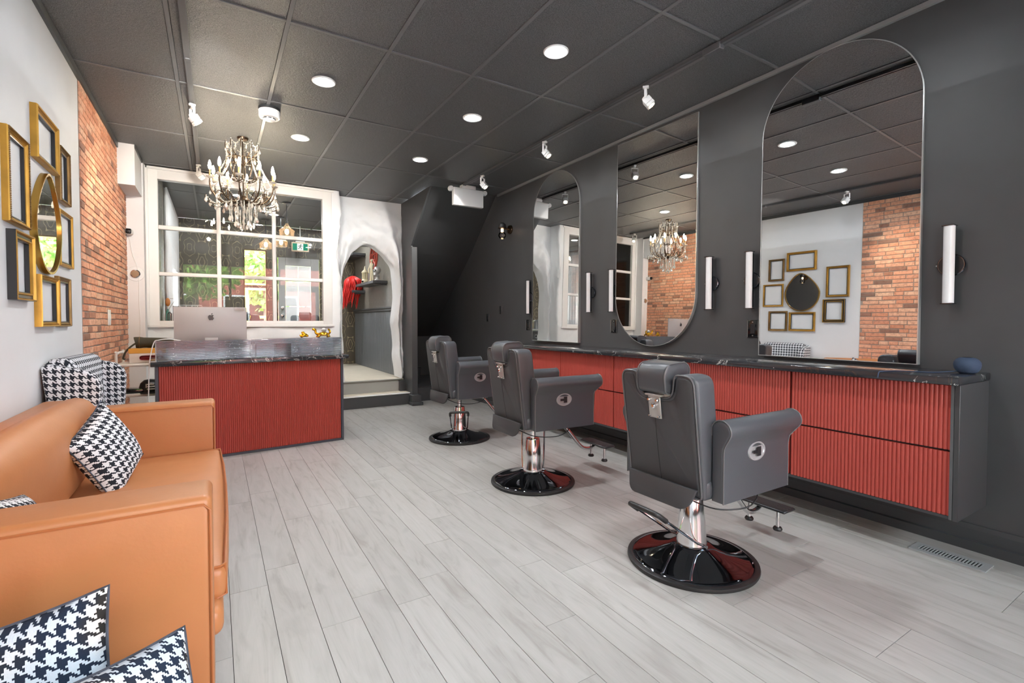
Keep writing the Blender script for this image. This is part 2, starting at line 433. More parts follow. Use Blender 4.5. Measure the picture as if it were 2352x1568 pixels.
# floor with planks
floor = struct(B().box(XL - .1, XR + .1, YF - .1, 8.5, -0.06, -0.006).build('floor', 'vent_dark'))
rp = random.Random(3); xs = -0.872; ncol = 0; PW = 0.152
plank_me = {}
def plank_mesh(w, L):
    k = (round(w, 3), round(L, 2))
    if k not in plank_me:
        b = B(); c = 0.0005; h = 0.005
        b.add([(-w / 2, -L / 2, -h), (w / 2, -L / 2, -h), (w / 2, L / 2, -h), (-w / 2, L / 2, -h),
               (-w / 2, -L / 2, -c), (w / 2, -L / 2, -c), (w / 2, L / 2, -c), (-w / 2, L / 2, -c),
               (-w / 2 + c, -L / 2 + c, 0), (w / 2 - c, -L / 2 + c, 0), (w / 2 - c, L / 2 - c, 0), (-w / 2 + c, L / 2 - c, 0)],
              [(0, 1, 5, 4), (1, 2, 6, 5), (2, 3, 7, 6), (3, 0, 4, 7), (4, 5, 9, 8), (5, 6, 10, 9), (6, 7, 11, 10), (7, 4, 8, 11), (8, 9, 10, 11)])
        me = b.mesh('plank', False); me.materials.append(MT['plank']); plank_me[k] = me
    return plank_me[k]
while xs < XR:
    x0, x1 = max(xs, XL), min(xs + PW, XR)
    yend = 7.0 if xs + PW > 2.4 else 6.82
    y = YF - rp.choice([0, .3, .6, .9, .15, .75])
    while y < yend:
        y0, y1 = max(y, YF), min(y + 1.215, yend)
        if y1 - y0 > .03 and x1 - x0 > .01:
            o = link('plank', plank_mesh(x1 - x0 - .0018, y1 - y0 - .0018), floor, ((x0 + x1) / 2, (y0 + y1) / 2, 0))
        y += 1.215
    xs += PW
# ceiling: slab, lay-in tiles, grid bars
ceiling = struct(B().box(XL - .1, XR + .1, YF - .1, YE + .2, ZC + .02, ZC + .1).build('ceiling', 'dark_wall'))
gx = [XL, -.215, .395, 1.005, 1.615, 2.225, 2.835, XR]
gy = [YF, -.47, .75, 1.97, 3.19, 4.41, 5.63, 6.85, 8.07, 9.29, YE]
for i in range(7):
    for j in range(10):
        x0, x1, y0, y1 = gx[i] + .011, gx[i + 1] - .011, gy[j] + .011, gy[j + 1] - .011
        B().rbox(x0, x1, y0, y1, ZC + .004, ZC + .022, .004, 1).build('ceiling_tile', 'ceil', ceiling, False)
for x in gx[1:-1]: B().box(x - .012, x + .012, YF, YE, ZC - .001, ZC + .012).build('grid_bar', 'grid', ceiling, False)
for y in gy[1:-1]: B().box(XL, XR, y - .010, y + .010, ZC, ZC + .012).build('grid_bar', 'grid', ceiling, False)
# walls
struct(B().box(XR, XR + .12, YF, 8.6, 0, ZC + .02).build('wall_right', 'black_wall'))
wl = struct(B().box(XL - .12, XL, YF, 7.05, 0, ZC + .02).build('wall_left', 'white_wall'))
struct(B().box(XR - .022, XR, YF, 5.95, ZC - .028, ZC).build('trim_1', plain('grey_wall_angle', (150, 150, 150), 0.35, 0.3)))
struct(B().box(XL, XL + .02, YF, 6.2, ZC - .05, ZC).build('trim_2', 'black_trim'))
# baseboards
b = B(); b.prism([(XR - .018, 0), (XR, 0), (XR, .135), (XR - .008, .135), (XR - .014, .11), (XR - .014, .055), (XR - .03, .05), (XR - .03, 0)], 'y', YF, 6.9)
struct(b.build('baseboard_right', 'black_trim', smooth=False))
# bricks on the left wall
brick_me = {}
def brick_mesh(L, H):
    k = (L, H)
    if k not in brick_me:
        b = B(); h = .007; e = .003
        y, z = L / 2, H / 2
        b.add([(0, -y, -z), (0, y, -z), (0, y, z), (0, -y, z), (h, -y + e, -z + e), (h, y - e, -z + e), (h, y - e, z - e), (h, -y + e, z - e)],
              [(0, 1, 5, 4), (1, 2, 6, 5), (2, 3, 7, 6), (3, 0, 4, 7), (4, 5, 6, 7)])
        me = b.mesh('brick', False); me.materials.append(MT['brick']); brick_me[k] = me
    return brick_me[k]
def brick_panel(y0, y1, z0, z1, host, seed, near):
    rb = random.Random(seed); lens = [.10, .15, .18, .20, .22]; RH = .0535; lst = []
    z = z0; r = 0
    while z < z1 - .01:
        y = y0 + .004 - (rb.random() * .1 if r % 2 else 0)
        while y < y1 - .01:
            L = rb.choice(lens); a, c = max(y, y0), min(y + L, y1)
            if c - a > .03: lst.append(((a + c) / 2, z + RH / 2 + .002 * sin(9 * (a + c)) + rb.uniform(-.001, .001), L if (a == y and c == y + L) else round(c - a - .0, 2)))
            y += L + .007
        z += RH; r += 1
    lst.sort(key=lambda t: near(t[0], t[1]))
    B().box(XL, XL + .003, y0, y1, z0, z1).build('mortar_bed', 'mortar', host, False)
    for yy, zz, L in lst[:295]: link('brick', brick_mesh(L, .046), host, (XL + .002, yy, zz))
    b = B()
    for yy, zz, L in lst[295:]:
        m = brick_mesh(L, .046); b.add([(v.co.x + XL + .002, v.co.y + yy, v.co.z + zz) for v in m.vertices], [tuple(p.vertices) for p in m.polygons])
    if b.f: stuff(b.build('bricks_beyond', 'brick_i', host, False, weld=False))
brick_panel(4.62, 6.74, .0, ZC - .03, wl, 5, lambda y, z: (z < .78) * 10 + y)
wl2 = struct(B().box(XL - .005, XL + .0012, .6, 2.965, 0, ZC - .03).build('wall_left.001', 'mortar'))
brick_panel(.6, 2.965, .0, ZC - .05, wl2, 9, lambda y, z: (z < .95) * 10 + (y < 1.0) * 5 + abs(y - 2.2) + abs(z - 1.9) * .5)
# pilaster, boxed soffit at the back left
struct(B().box(XL, -.66, 6.74, YB + .02, 0, ZC + .01).build('trim_3', 'white_wall'))
struct(B().box(XL, -.672, 6.2, 6.76, 2.585, ZC + .01).build('trim_4', 'white_wall'))
struct(B().box(-.672, -.66, 6.2, 6.76, ZC - .03, ZC).build('trim_5', 'black_trim'))
# back wall round the inner window: rough plaster below, plain above
def rough_panel(name, x0, x1, z0, z1, y, amp, nx, nz, seed, thick=.1):
    rows = []
    for k in range(nz + 1):
        row = []
        for i in range(nx + 1):
            x = x0 + (x1 - x0) * i / nx; z = z0 + (z1 - z0) * k / nz
            d = noise.fractal(Vector((x * 3.0 + seed, z * 5.0, seed)), 0.7, 2.1, 4) * amp
            row.append((x, y - .012 - max(-amp, d), z))
        rows.append(row)
    b = B().grid(rows); b.box(x0, x1, y, y + thick, z0, z1)
    return struct(b.build(name, 'plaster', ang=60, weld=False))
rough_panel('wall_back', -.66, 1.45, 0, 1.165, YB, .022, 60, 34, 3.1)
struct(B().box(-.66, 1.45, YB, YB + .1, 2.95, ZC + .01).build('wall_back.001', 'white_wall'))
# rough right jamb of the partition
rows = []
for k in range(61):
    z = ZP + (ZC - ZP) * k / 60; row = []
    for i in range(13):
        t = i / 12
        if t < .45: x, y = 1.33 + (1.475 - 1.33) * t / .45, YB - .02
        else: x, y = 1.475, YB - .02 + (7.2 - YB) * (t - .45) / .55
        d = noise.fractal(Vector((t * 2.2, z * 3.2, 7.7)), 0.8, 2.1, 4)
        w = min(1, t / .3)
        row.append((x + .035 * d * w + .018 * sin(z * 5) * w, y - .03 * max(0, d) * w, z))
    rows.append(row)
b = B().grid(rows); b.box(1.33, 1.45, YB, YB + .2, 0, ZC)
struct(b.build('wall_back.002', 'plaster', ang=70, weld=False))
# inner window (divided light partition)
win = struct(B().box(-.645, -.545, YB - .035, YB + .06, 1.165, 2.97).build('window_1', 'white_trim', smooth=False))
def wpart(name, *bx):
    return B().rbox(*bx, .006, 2).build(name, 'white_trim', win)
wpart('frame_rail', 1.25, 1.37, YB - .035, YB + .06, 1.165, 2.97)
wpart('frame_rail', -.55, 1.255, YB - .034, YB + .06, 2.85, 2.975)
wpart('frame_rail', -.55, 1.255, YB - .034, YB + .06, 1.16, 1.218)
wpart('frame_moulding', -.66, 1.40, YB - .05, YB - .03, 2.955, 2.985)
wpart('frame_moulding', -.665, -.635, YB - .05, YB - .03, 1.15, 2.985)
wpart('frame_moulding', -.665, 1.39, YB - .05, YB - .03, 1.14, 1.17)
wx = [-.545, .030, .076, .640, .684, 1.252]; wz = [1.217, 1.742, 1.785, 2.278, 2.325, 2.852]
for a, c in ((.030, .076), (.640, .684)): wpart('muntin', a, c, YB - .02, YB + .05, 1.217, 2.852)
for a, c in ((1.742, 1.785), (2.278, 2.325)): wpart('muntin', -.545, 1.252, YB - .018, YB + .048, a, c)
for i in range(3):
    for j in range(3):
        B().box(wx[2 * i], wx[2 * i + 1], YB + .012, YB + .016, wz[2 * j], wz[2 * j + 1]).build('pane', 'glass', win, False)
# cave-like arch wall
YA = 7.18
arch = [(1.585, .36), (1.57, .6), (1.575, .85), (1.555, 1.1), (1.56, 1.3), (1.565, 1.5), (1.555, 1.7), (1.565, 1.85), (1.60, 2.0), (1.655, 2.12),
        (1.70, 2.2), (1.76, 2.25), (1.84, 2.32), (1.92, 2.345), (2.0, 2.33), (2.08, 2.28), (2.16, 2.22), (2.24, 2.13), (2.31, 2.03), (2.33, 1.9), (2.345, 1.72), (2.35, 1.55),
        (2.33, 1.38), (2.31, 1.2), (2.33, 1.05), (2.345, .85), (2.335, .68), (2.36, .5), (2.375, .36)]
ap = smoothpath([(x, 0, z) for x, z in arch], 5)
n = len(ap); rows = []
def outer_pt(i):
    t = i / (n - 1) * 3.0
    x0, x1, z0, z1 = 1.45, 2.46, .30, ZC
    h = z1 - z0; w = x1 - x0
    L = t / 3 * (2 * h + w)
    if L < h: return (x0, z0 + L)
    if L < h + w: return (x0 + L - h, z1)
    return (x1, z1 - (L - h - w))
for k in range(27):
    t = k / 26; row = []
    for i in range(n):
        ox, oz = outer_pt(i); a = ap[i]
        x = a.x + (ox - a.x) * t; z = a.z + (oz - a.z) * t
        d = noise.fractal(Vector((x * 2.6, z * 2.6, 1.3)), 0.6, 2.2, 4) + .35 * noise.fractal(Vector((x * 9, z * 9, 3.3)), 0.6, 2.2, 3)
        ridge = abs(noise.noise(Vector((x * 2.2 - z * 1.2, z * 2.0, 4.2))))
        e = min(1, (1 - t) * 5, 1)
        y = YA - (.04 * d + .075 * ridge + .055 * math.exp(-((t - .28) / .16) ** 2)) * e + .05 * max(0, .16 - t) / .16
        row.append((x, y, z))
    rows.append(row)
rev = [[(r[0] - .012 * math.copysign(1, r[0] - 1.9) * 0, YA + .05 + (.16) * q / 3, r[2]) for r in rows[0]] for q in range(3, -1, -1)]
struct(B().grid(rev + rows).build('wall_back.003', 'plaster', ang=80))
struct(B().box(1.45, 2.46, YA + .02, YA + .2, 2.36, ZC).build('wall_back.004', 'plaster'))
# steps and raised back floor
st = struct(B().box(.4, 2.47, 6.84, 7.1, 0, .158).build('trim_6', 'black_trim'))
B().rbox(.4, 2.43, 6.82, 6.855, .155, .172, .004, 2).build('step_nosing', 'nosing', st)
B().box(.4, 2.43, 6.85, 7.1, .158, .170).build('step_tread', 'beige_floor', st)
st2 = struct(B().box(.9, 2.40, 7.09, 7.14, .17, ZP - .008).build('trim_7', 'grey_riser'))
struct(B().box(XL, 2.47, 7.13, YE, ZP - .1, ZP).build('floor.001', 'beige_floor'))
B().rbox(.9, 2.40, 7.07, 7.10, ZP - .012, ZP + .004, .004, 2).build('step_nosing', 'grey_riser', st2)
B().box(.4, 2.50, 6.815, 6.84, 0, .15).build('step_riser', 'black_trim', st)
B().box(2.345, 2.43, 7.02, 7.15, .17, .33).build('plinth_block', 'black_trim', st)
# stair side wall, post, sloping soffit, under-stair recess
b = B(); b.prism([(6.76, 0), (6.76, 2.305), (6.025, ZC), (7.30, ZC), (7.30, 0)], 'x', 2.43, 2.455)
sw = struct(b.build('wall_stair', 'black_trim', smooth=False))
B().rbox(2.425, 2.51, 6.72, 6.77, 0, 2.285, .004, 1).build('wall_post', 'black_trim', sw)
B().rbox(2.40, 2.54, 6.66, 6.80, 0, .15, .006, 1).build('post_base', 'black_trim', sw)
B().rbox(2.39, 2.56, 6.63, 6.81, 0, .045, .006, 1).build('post_base', 'black_trim', sw)
b = B(); b.prism([(6.02, ZC), (6.86, 2.215), (8.6, .86), (8.6, 1.2), (6.3, ZC)], 'x', 2.456, XR)
struct(b.build('ceiling.001', 'dark_wall', smooth=False))
struct(B().box(2.5, XR, 8.5, 8.6, 0, 1.4).build('wall_stair.001', 'dark_wall'))
struct(B().box(2.47, 2.52, 7.3, 8.6, 0, 2.6).build('wall_stair.002', 'dark_wall'))
pf = struct(B().box(2.51, XR, 7.0, 8.5, 0, .22).build('floor.002', 'dark_wall'))
B().box(2.51, XR, 6.985, 7.0, 0, .2).build('platform_riser', 'black_trim', pf)
# back room shell
struct(B().box(-.62, -.55, 7.05, 7.75, ZP, ZC).build('wall_room_left', 'damask', uv=True))
cw = struct(B().box(-.62, -.56, 7.75, YE, ZP, ZC).build('wall_room_left.001', 'white_wall'))
rows = []
for k in range(2):
    rows.append([(-.53 + .022 * sin(i * 1.05), 7.78 + i * .0145, (ZP + .02, ZC - .03)[k]) for i in range(160)])
cur = B().grid(rows).build('curtain', 'curtain')
tag(cur, 'white pleated curtain hanging along the left wall behind the inner window', 'curtain')
struct(B().box(2.45, 2.55, 7.36, 11.0, 1.40, ZC).build('wall_room_right', 'woodpaper', uv=True))
wn = struct(B().box(2.45, 2.55, 7.36, 11.0, ZP, 1.42).build('wall_room_right.001', 'vent_dark'))
for i in range(36):
    y = 7.37 + i * .1
    B().rbox(2.436, 2.452, y, y + .096, ZP + .0, 1.38, .004, 1).build('wall_board', plain('grey_board_paint', (104, 107, 110), 0.42) if i == 0 else bpy.data.materials['grey_board_paint'], wn, False)
B().prism([(2.43, 1.37), (2.415, 1.39), (2.415, 1.41), (2.40, 1.43), (2.40, 1.45), (2.45, 1.45), (2.45, 1.37)], 'y', 7.36, 11.0).build('chair_rail', 'black_trim', wn, False)
# back wall of the back room with window and door openings
def yslab(name, x0, x1, z0, z1, mat='damask'): return struct(B().box(x0, x1, YE, YE + .1, z0, z1).build(name, mat, uv=True))
yslab('wall_room_back', -.62, .47, ZP, ZC); yslab('wall_room_back.001', .47, .82, 2.52, ZC); yslab('wall_room_back.002', .47, .82, 1.83, 1.88)
yslab('wall_room_back.003', .47, .82, ZP, 1.15); yslab('wall_room_back.004', .82, 1.02, ZP, ZC); yslab('wall_room_back.005', 1.02, 1.76, 2.42, ZC)
yslab('wall_room_back.006', 1.76, 2.55, ZP, ZC)
w3 = struct(B().box(.455, .475, YE - .02, YE + .08, 1.15, 2.52).build('window_2', 'bronze'))
for q in ((.815, .835, 1.15, 2.52), (.47, .82, 2.51, 2.53), (.47, .82, 1.14, 1.16)): B().box(q[0], q[1], YE - .02, YE + .08, q[2], q[3]).build('frame_rail', 'bronze', w3)
for z0, z1 in ((1.16, 1.83), (1.88, 2.51)): B().box(.475, .815, YE + .03, YE + .034, z0, z1).build('pane', 'shop_glass', w3, False)
dr = struct(B().rbox(1.03, 1.15, YE - .01, YE + .05, ZP, 2.42, .004, 1).build('door_1', 'door_grey'))
for q in ((1.60, 1.75, ZP, 2.42), (1.15, 1.60, 2.27, 2.42), (1.15, 1.60, ZP, .8)): B().rbox(q[0], q[1], YE - .01, YE + .05, q[2], q[3], .004, 1).build('door_rail', 'door_grey', dr)
for i in range(2):
    for j in range(3):
        x0 = 1.155 + i * .222; z0 = (.80, 1.50, 1.98)[j]; z1 = (1.49, 1.97, 2.265)[j]
        B().box(x0, x0 + .214, YE + .01, YE + .03, z0, z1).build('frosted_pane', 'frost', dr, False)
for z in (1.47, 1.32): B().lathe([(0, -.05), (.028, -.045), (.03, -.02), (.02, 0)], 14, (1.09, YE - .01, z), 'y').build('door_lock', 'chrome', dr)
# shop front behind the camera
fr = struct(B().box(XL, XR, YF - .1, YF, 2.72, ZC + .02).build('wall_front', 'black_wall'))
for x0, x1 in ((XL, -.7), (1.42, 1.62), (2.7, 2.82), (3.34, XR)): B().box(x0, x1, YF - .1, YF, 0, 2.72).build('front_post', 'black_trim', fr, False)
B().box(-.7, 1.42, YF - .1, YF, 0, .35).build('stall_riser', 'black_trim', fr); B().box(2.82, 3.34, YF - .1, YF, 0, .35).build('stall_riser', 'black_trim', fr)
w4 = struct(B().box(.34, .40, YF - .08, YF - .02, .35, 2.72).build('window_3', 'black_trim'))
for q in ((-.7, .34), (.40, 1.42), (2.82, 3.34)): B().box(q[0], q[1], YF - .055, YF - .05, .35, 2.72).build('pane', 'shop_glass', w4, False)
d2 = struct(B().box(1.62, 1.74, YF - .08, YF - .03, 0, 2.2).build('door_2', 'black_trim'))
for q in ((2.58, 2.70, 0, 2.2), (1.74, 2.58, 2.08, 2.2), (1.74, 2.58, 0, .22), (1.62, 2.70, 2.2, 2.26)): B().box(q[0], q[1], YF - .08, YF - .03, q[2], q[3]).build('door_rail', 'black_trim', d2)
B().box(1.74, 2.58, YF - .057, YF - .052, .22, 2.08).build('pane', 'shop_glass', d2, False)
B().box(1.62, 2.70, YF - .057, YF - .052, 2.26, 2.72).build('pane', 'shop_glass', d2, False)
struct(B().box(-14, 16, -16, YF - .1, -.15, -.02).build('floor.003', 'pave'))
struct(B().box(-10, 14, YE + .1, 24, -.15, -.02).build('floor.004', 'pave'))
def house(x0, x1, y, d, h, label):
    t = thing('building', label, 'building', ((x0 + x1) / 2, y, -.02))
    w = (x1 - x0) / 2
    B().box(-w, w, 0, d, 0, h).build('facade', 'facade', t); s = -1 if d > 0 else 1
    B().box(-w - .15, w + .15, min(0, d) - .15, max(0, d) + .15, h, h + .3).build('cornice', 'white_trim', t)
    nx = int(2 * w / 2.2)
    for i in range(nx):
        for k in range(int(h / 3)):
            x = -w + 1.1 + i * 2.2; z = .9 + k * 3
            f = B().box(x - .55, x + .55, min(s * .06, 0), max(s * .06, 0), z, z + 1.6).build('house_window', 'white_trim', t)
            B().box(x - .47, x + .47, min(s * .07, s * .05), max(s * .07, s * .05), z + .08, z + 1.52).build('window_pane', 'black_gloss', f)
    return t
house(-9, 8, -13, -5, 7.5, 'red brick street building across from the shop front')
house(-6.5, 4.6, 20, 4, 8, 'red brick building beyond the small back window')
def tree(x, y, h, r, seed, label):
    t = thing('tree', label, 'tree', (x, y, -.05)); rt = random.Random(seed)
    B().tube([(0, 0, 0), (.05, 0, h * .3), (-.03, .05, h * .6)], [.14, .11, .06], 8).build('trunk', 'bark', t)
    b = B()
    for _ in range(3200):
        a, q = rt.uniform(0, 2 * pi), rt.uniform(-1, 1); rr = r * rt.uniform(.45, 1.0)
        c = Vector((rr * cos(a) * sqrt(1 - q * q), rr * sin(a) * sqrt(1 - q * q), h * .68 + rr * q * .85))
        u = Vector((rt.uniform(-1, 1), rt.uniform(-1, 1), rt.uniform(-1, 1))).normalized() * .10; w = u.orthogonal().normalized() * .07
        b.add([c - u, c + w, c + u, c - w], [(0, 1, 2, 3)])
    stuff(b.build('foliage', 'leaf', t, False))
tree(-.6, -6.5, 5, 1.7, 1, 'leafy green tree on the pavement outside the shop front')
tree(1.25, 15.5, 4.4, 1.7, 2, 'leafy green tree seen through the back window upper pane')
sh = thing('shelter', 'yellow painted post and beam frame outside the back window', 'shelter', (.86, 12.6, -.02))
for x in (-.25, .9): B().rbox(x - .05, x + .05, -.05, .05, 0, 2.0, .01, 1).build('post', 'yellow', sh)
B().rbox(-.4, 1.05, -.06, .06, 1.95, 2.1, .01, 1).build('beam', 'yellow', sh); B().rbox(-.3, .95, -.03, .03, 1.3, 1.36, .01, 1).build('rail', 'yellow', sh)

# ================================================================== RIGHT WALL: mirrors, sconces, outlets
TY, TP = R(-1.3), R(0.8)
def arch_poly(y0, y1, z0, z1, flip=False, n=40):
    r = (y1 - y0) / 2; c = (y0 + y1) / 2; p = []
    if not flip:
        p = [(y0, z0), (y1, z0)] + [(c + r * cos(pi * i / n), z1 - r + r * sin(pi * i / n)) for i in range(n + 1)]
    else:
        p = [(y1, z1), (y0, z1)] + [(c - r * cos(pi * i / n), z0 + r - r * sin(pi * i / n)) for i in range(n + 1)]
    return p
def wall_mirror(y0, y1, z0, z1, flip, label, TY=R(-1.2)):
    yc = (y0 + y1) / 2
    t = thing('wall_mirror', label, 'mirror', (XR - .027, yc, (z0 + z1) / 2)); t.rotation_euler = (0, TP, -TY); zc = (z0 + z1) / 2
    P = [(y - yc, z - zc) for y, z in arch_poly(y0, y1, z0, z1, flip)]
    Pi = [(y * .988, z * .9955) for y, z in P]
    b = B(); n = len(P)
    # glass, rotated a hair about its centre so it hangs slightly off the wall plane
    g = B().prism(Pi, 'x', -.0025, .0)
    g.build('mirror_glass', 'mirror', t, False)
    vs = [(-.004, y, z) for y, z in P] + [(-.004, y, z) for y, z in Pi] + [(.045, y, z) for y, z in P]
    fs = [(i, (i + 1) % n, n + (i + 1) % n, n + i) for i in range(n)] + [(i, 2 * n + i, 2 * n + (i + 1) % n, (i + 1) % n) for i in range(n)]
    B().add(vs, fs).build('mirror_edge', 'mirror_edge', t, False); return t
wall_mirror(4.14, 5.02, .975, 2.955, False, 'narrow-looking arched wall mirror nearest the dark staircase recess', R(-.75))
wall_mirror(2.63, 3.55, .985, 2.935, True, 'middle wall mirror with flat top and rounded bottom')
wall_mirror(1.135, 2.065, .965, 2.965, False, 'large arched wall mirror at right, reflecting brick wall and gold frames', R(-1.35))
sc_l = ['white bar wall sconce left of the far arched mirror', 'white bar wall sconce just right of the far arched mirror', 'white bar wall sconce just left of the round-bottomed middle mirror',
        'white bar wall sconce just right of the round-bottomed middle mirror', 'white bar wall sconce just left of the large right mirror', 'white bar wall sconce at far right above the blue speaker']
s0 = None
for y, lb in zip((5.11, 3.95, 3.605, 2.487, 2.145, 1.002), sc_l):
    if s0 is None:
        s0 = thing('wall_sconce', lb, 'sconce', (XR, y, 1.515), 0, 'bar sconces on the dark wall')
        B().lathe([(0, -.022), (.054, -.022), (.058, -.018), (.058, 0), (0, 0)], 28, (0, 0, 0), 'x').build('back_plate', 'black_plastic', s0)
        B().lathe([(.0575, -.021), (.0605, -.018), (.0605, -.012), (.058, -.012)], 28, (0, 0, 0), 'x').build('plate_rim', 'dark_chrome', s0)
        B().rbox(-.052, -.02, -.018, .018, -.2, .2, .004, 1).build('bar_back', 'dark_chrome', s0)
        b = B(); pr = [(-.05 - .024 * sin(pi * i / 10), .025 * cos(pi * i / 10)) for i in range(11)]
        b.prism(pr, 'z', -.207, .207); b.build('diffuser', 'opal', s0)
        for z in (-.212, .206): B().rbox(-.078, -.02, -.027, .027, z, z + .006, .002, 1).build('end_cap', 'dark_chrome', s0)
        B().ball((-.012, .062, 0), .005, 8, 6).build('set_screw', 'steel', s0)
    else: dup(s0, (XR, y, 1.515), None, lb)
# outlets
def outlet(y, z, label, usb=False):
    t = thing('wall_outlet', label, 'outlet', (XR, y, z))
    B().rbox(-.008, 0, -.044, .044, -.066, .066, .003, 2).build('cover_plate', 'black_gloss', t)
    B().rbox(-.011, -.006, -.018, .018, -.036, .036, .002, 1).build('socket', 'black_plastic', t)
    for s in (-1, 1): B().box(-.0095, -.007, s * .0405, s * .0425, -.063, .063).build('plate_edge', 'steel', t)
    for s in (-1, 1): B().lathe([(0, -.0105), (.004, -.0105), (.004, -.007)], 10, (0, 0, s * .05), 'x').build('screw', 'steel', t)
    return t
outlet(5.178, 1.165, 'black outlet plate below the sconce left of far arched mirror')
outlet(3.615, 1.163, 'black outlet plate between far and middle mirrors')
outlet(2.139, 1.155, 'black outlet plate beside lower left edge of large right mirror')
def switchp(y, z, label):
    t = thing('switch_plate', label, 'switch', (XR, y, z))
    B().rbox(-.008, 0, -.035, .035, -.055, .055, .003, 2).build('cover_plate', 'black_plastic', t)
    B().rbox(-.013, -.006, -.012, .012, -.025, .025, .002, 1).build('rocker', 'black_plastic', t)
    B().box(-.010, -.006, -.0375, -.035, -.055, .055).build('plate_edge', 'steel', t)  # pale strip stands in for the glint along the plate's near edge
switchp(6.257, 1.265, 'black switch plate under the stair slope, nearer the corner')
switchp(5.875, 1.37, 'black switch plate on dark wall below small bulb lamp')
# small bulb lamp
t = thing('bulb_lamp', 'small wall lamp with clear glass bulb under dark disc', 'lamp', (XR, 5.62, 2.45))
B().lathe([(0, -.02), (.055, -.02), (.06, -.012), (.06, 0)], 24, (0, 0, 0), 'x').build('wall_plate', 'bronze', t)
B().tube([(-.01, 0, .0), (-.14, 0, .005)], .007, 8).build('arm', 'gold_dark', t)
B().lathe([(0, .06), (.03, .075), (.05, .055), (.055, .012), (0, .008)], 18, (-.13, 0, 0)).build('cap', 'black_plastic', t)
B().lathe([(0, .012), (.06, .008), (.06, .0), (0, -.004)], 20, (-.13, 0, 0)).build('disc', 'bronze', t)
B().lathe([(.016, .0), (.018, -.02), (.018, -.045), (0, -.047)], 12, (-.13, 0, 0)).build('socket', 'bulb_dim', t)
B().ball((-.13, 0, -.09), .052, 16, 10).build('globe', 'globe', t)

# ================================================================== CABINETS
XF = 3.03; PIT = .0186
def flutes(L, H, pit=PIT, depth=.007):
    """fluted panel: local x along width 0..L, z 0..H, relief towards -y"""
    n = max(1, round(L / pit)); pr = []
    for i in range(n):
        for k in range(6):
            u = k / 6; pr.append(((i + u) * L / n, -depth * (sin(pi * u)) ** .6 if u else 0.0))
    pr.append((L, 0.0))
    b = B(); b.grid([[(x, y, 0) for x, y in pr], [(x, y, H) for x, y in pr]])
    b.add([(0, 0, 0), (L, 0, 0), (L, .016, 0), (0, .016, 0), (0, 0, H), (L, 0, H), (L, .016, H), (0, .016, H)], [(0, 3, 7, 4), (1, 5, 6, 2), (3, 2, 6, 7), (4, 7, 6, 5), (0, 1, 2, 3)])
    return b
UW = .78; Y0 = .866
cab_l = ['floating red fluted cabinet unit at the right end by floor vent', 'floating red fluted cabinet unit second from right, behind nearest chair armrest', 'floating red fluted cabinet unit third from right, behind nearest chair back',
         'floating red fluted cabinet unit fourth from right, behind middle chair armrest', 'floating red fluted cabinet unit at the far left end of counter']
dm = flutes(.768, .312).mesh('drawer_front', True, 30, weld=False); dm.materials.append(MT['red'])
for k in range(5):
    y0 = Y0 + UW * k
    t = thing('drawer_cabinet', cab_l[k], 'cabinet', (XF, y0, .25), 0, 'floating cabinets under the counter')
    B().box(.02, XR - XF - .002, 0, UW, 0, .655).build('body', 'cab', t, False)
    B().box(-.004, .02, 0, UW, 0, .014).build('bottom_rail', 'cab', t, False)
    for z in (.016, .338):
        link('drawer_front', dm, t, (.001, .006 + .768, z), (0, 0, -pi / 2))
t = thing('end_panel', 'dark grey end panel of the floating cabinets above the vent', 'panel', (XF, Y0, .25))
B().rbox(-.012, XR - XF - .001, -.022, -.001, -.002, .655, .0015, 1).build('panel', 'cab', t)
B().box(-.012, .0, -.0, .012, 0, .655).build('edge_strip', plain('grey_edge', (88, 90, 92), .4), t)
ct = B().rbox(2.965, XR - .001, .838, 4.98, .907, .946, .006, 2).build('countertop', 'marble')
tag(ct, 'long black marble countertop over the red cabinets under mirrors', 'countertop')
t = thing('smart_speaker', 'small dark blue fabric ball speaker at the right end of counter', 'speaker', (3.25, .885, .946))
B().lathe([(0, 0), (.028, 0), (.042, .010), (.051, .027), (.054, .043), (.052, .058), (.044, .071), (.032, .079), (.02, .082), (0, .082)], 28).build('body', 'navy', t)
B().lathe([(0, .0835), (.018, .083), (.02, .0815)], 24).build('touch_top', 'black_gloss', t)
B().tube(smoothpath([(-.03, .03, .012), (-.12, .1, .004), (-.18, .22, .004), (-.27, .26, .003), (-.288, .27, -.002), (-.29, .275, -.03)], 6), .003, 6).build('cord', 'navy', t)
# floor vent
t = thing('floor_vent', 'grey metal floor vent by the right baseboard', 'vent', (3.207, .925, 0))
b = B(); b.box(-.06, .06, -.152, -.125, .0, .006); b.box(-.06, .06, .125, .152, 0, .006); b.box(-.06, -.032, -.125, .125, 0, .006); b.box(.032, .06, -.125, .125, 0, .006)
b.build('frame', 'vent', t, False)
B().box(-.035, .035, -.128, .128, .0003, .001).build('dark_well', 'vent_dark', t, False)
sm = None
for i in range(20):
    y = -.122 + i * .0128
    if sm is None: sm = B().rbox(-.033, .033, -.0028, .0028, .001, .006, .001, 1).mesh('slat'); sm.materials.append(MT['vent'])
    link('slat', sm, t, (0, y, 0))

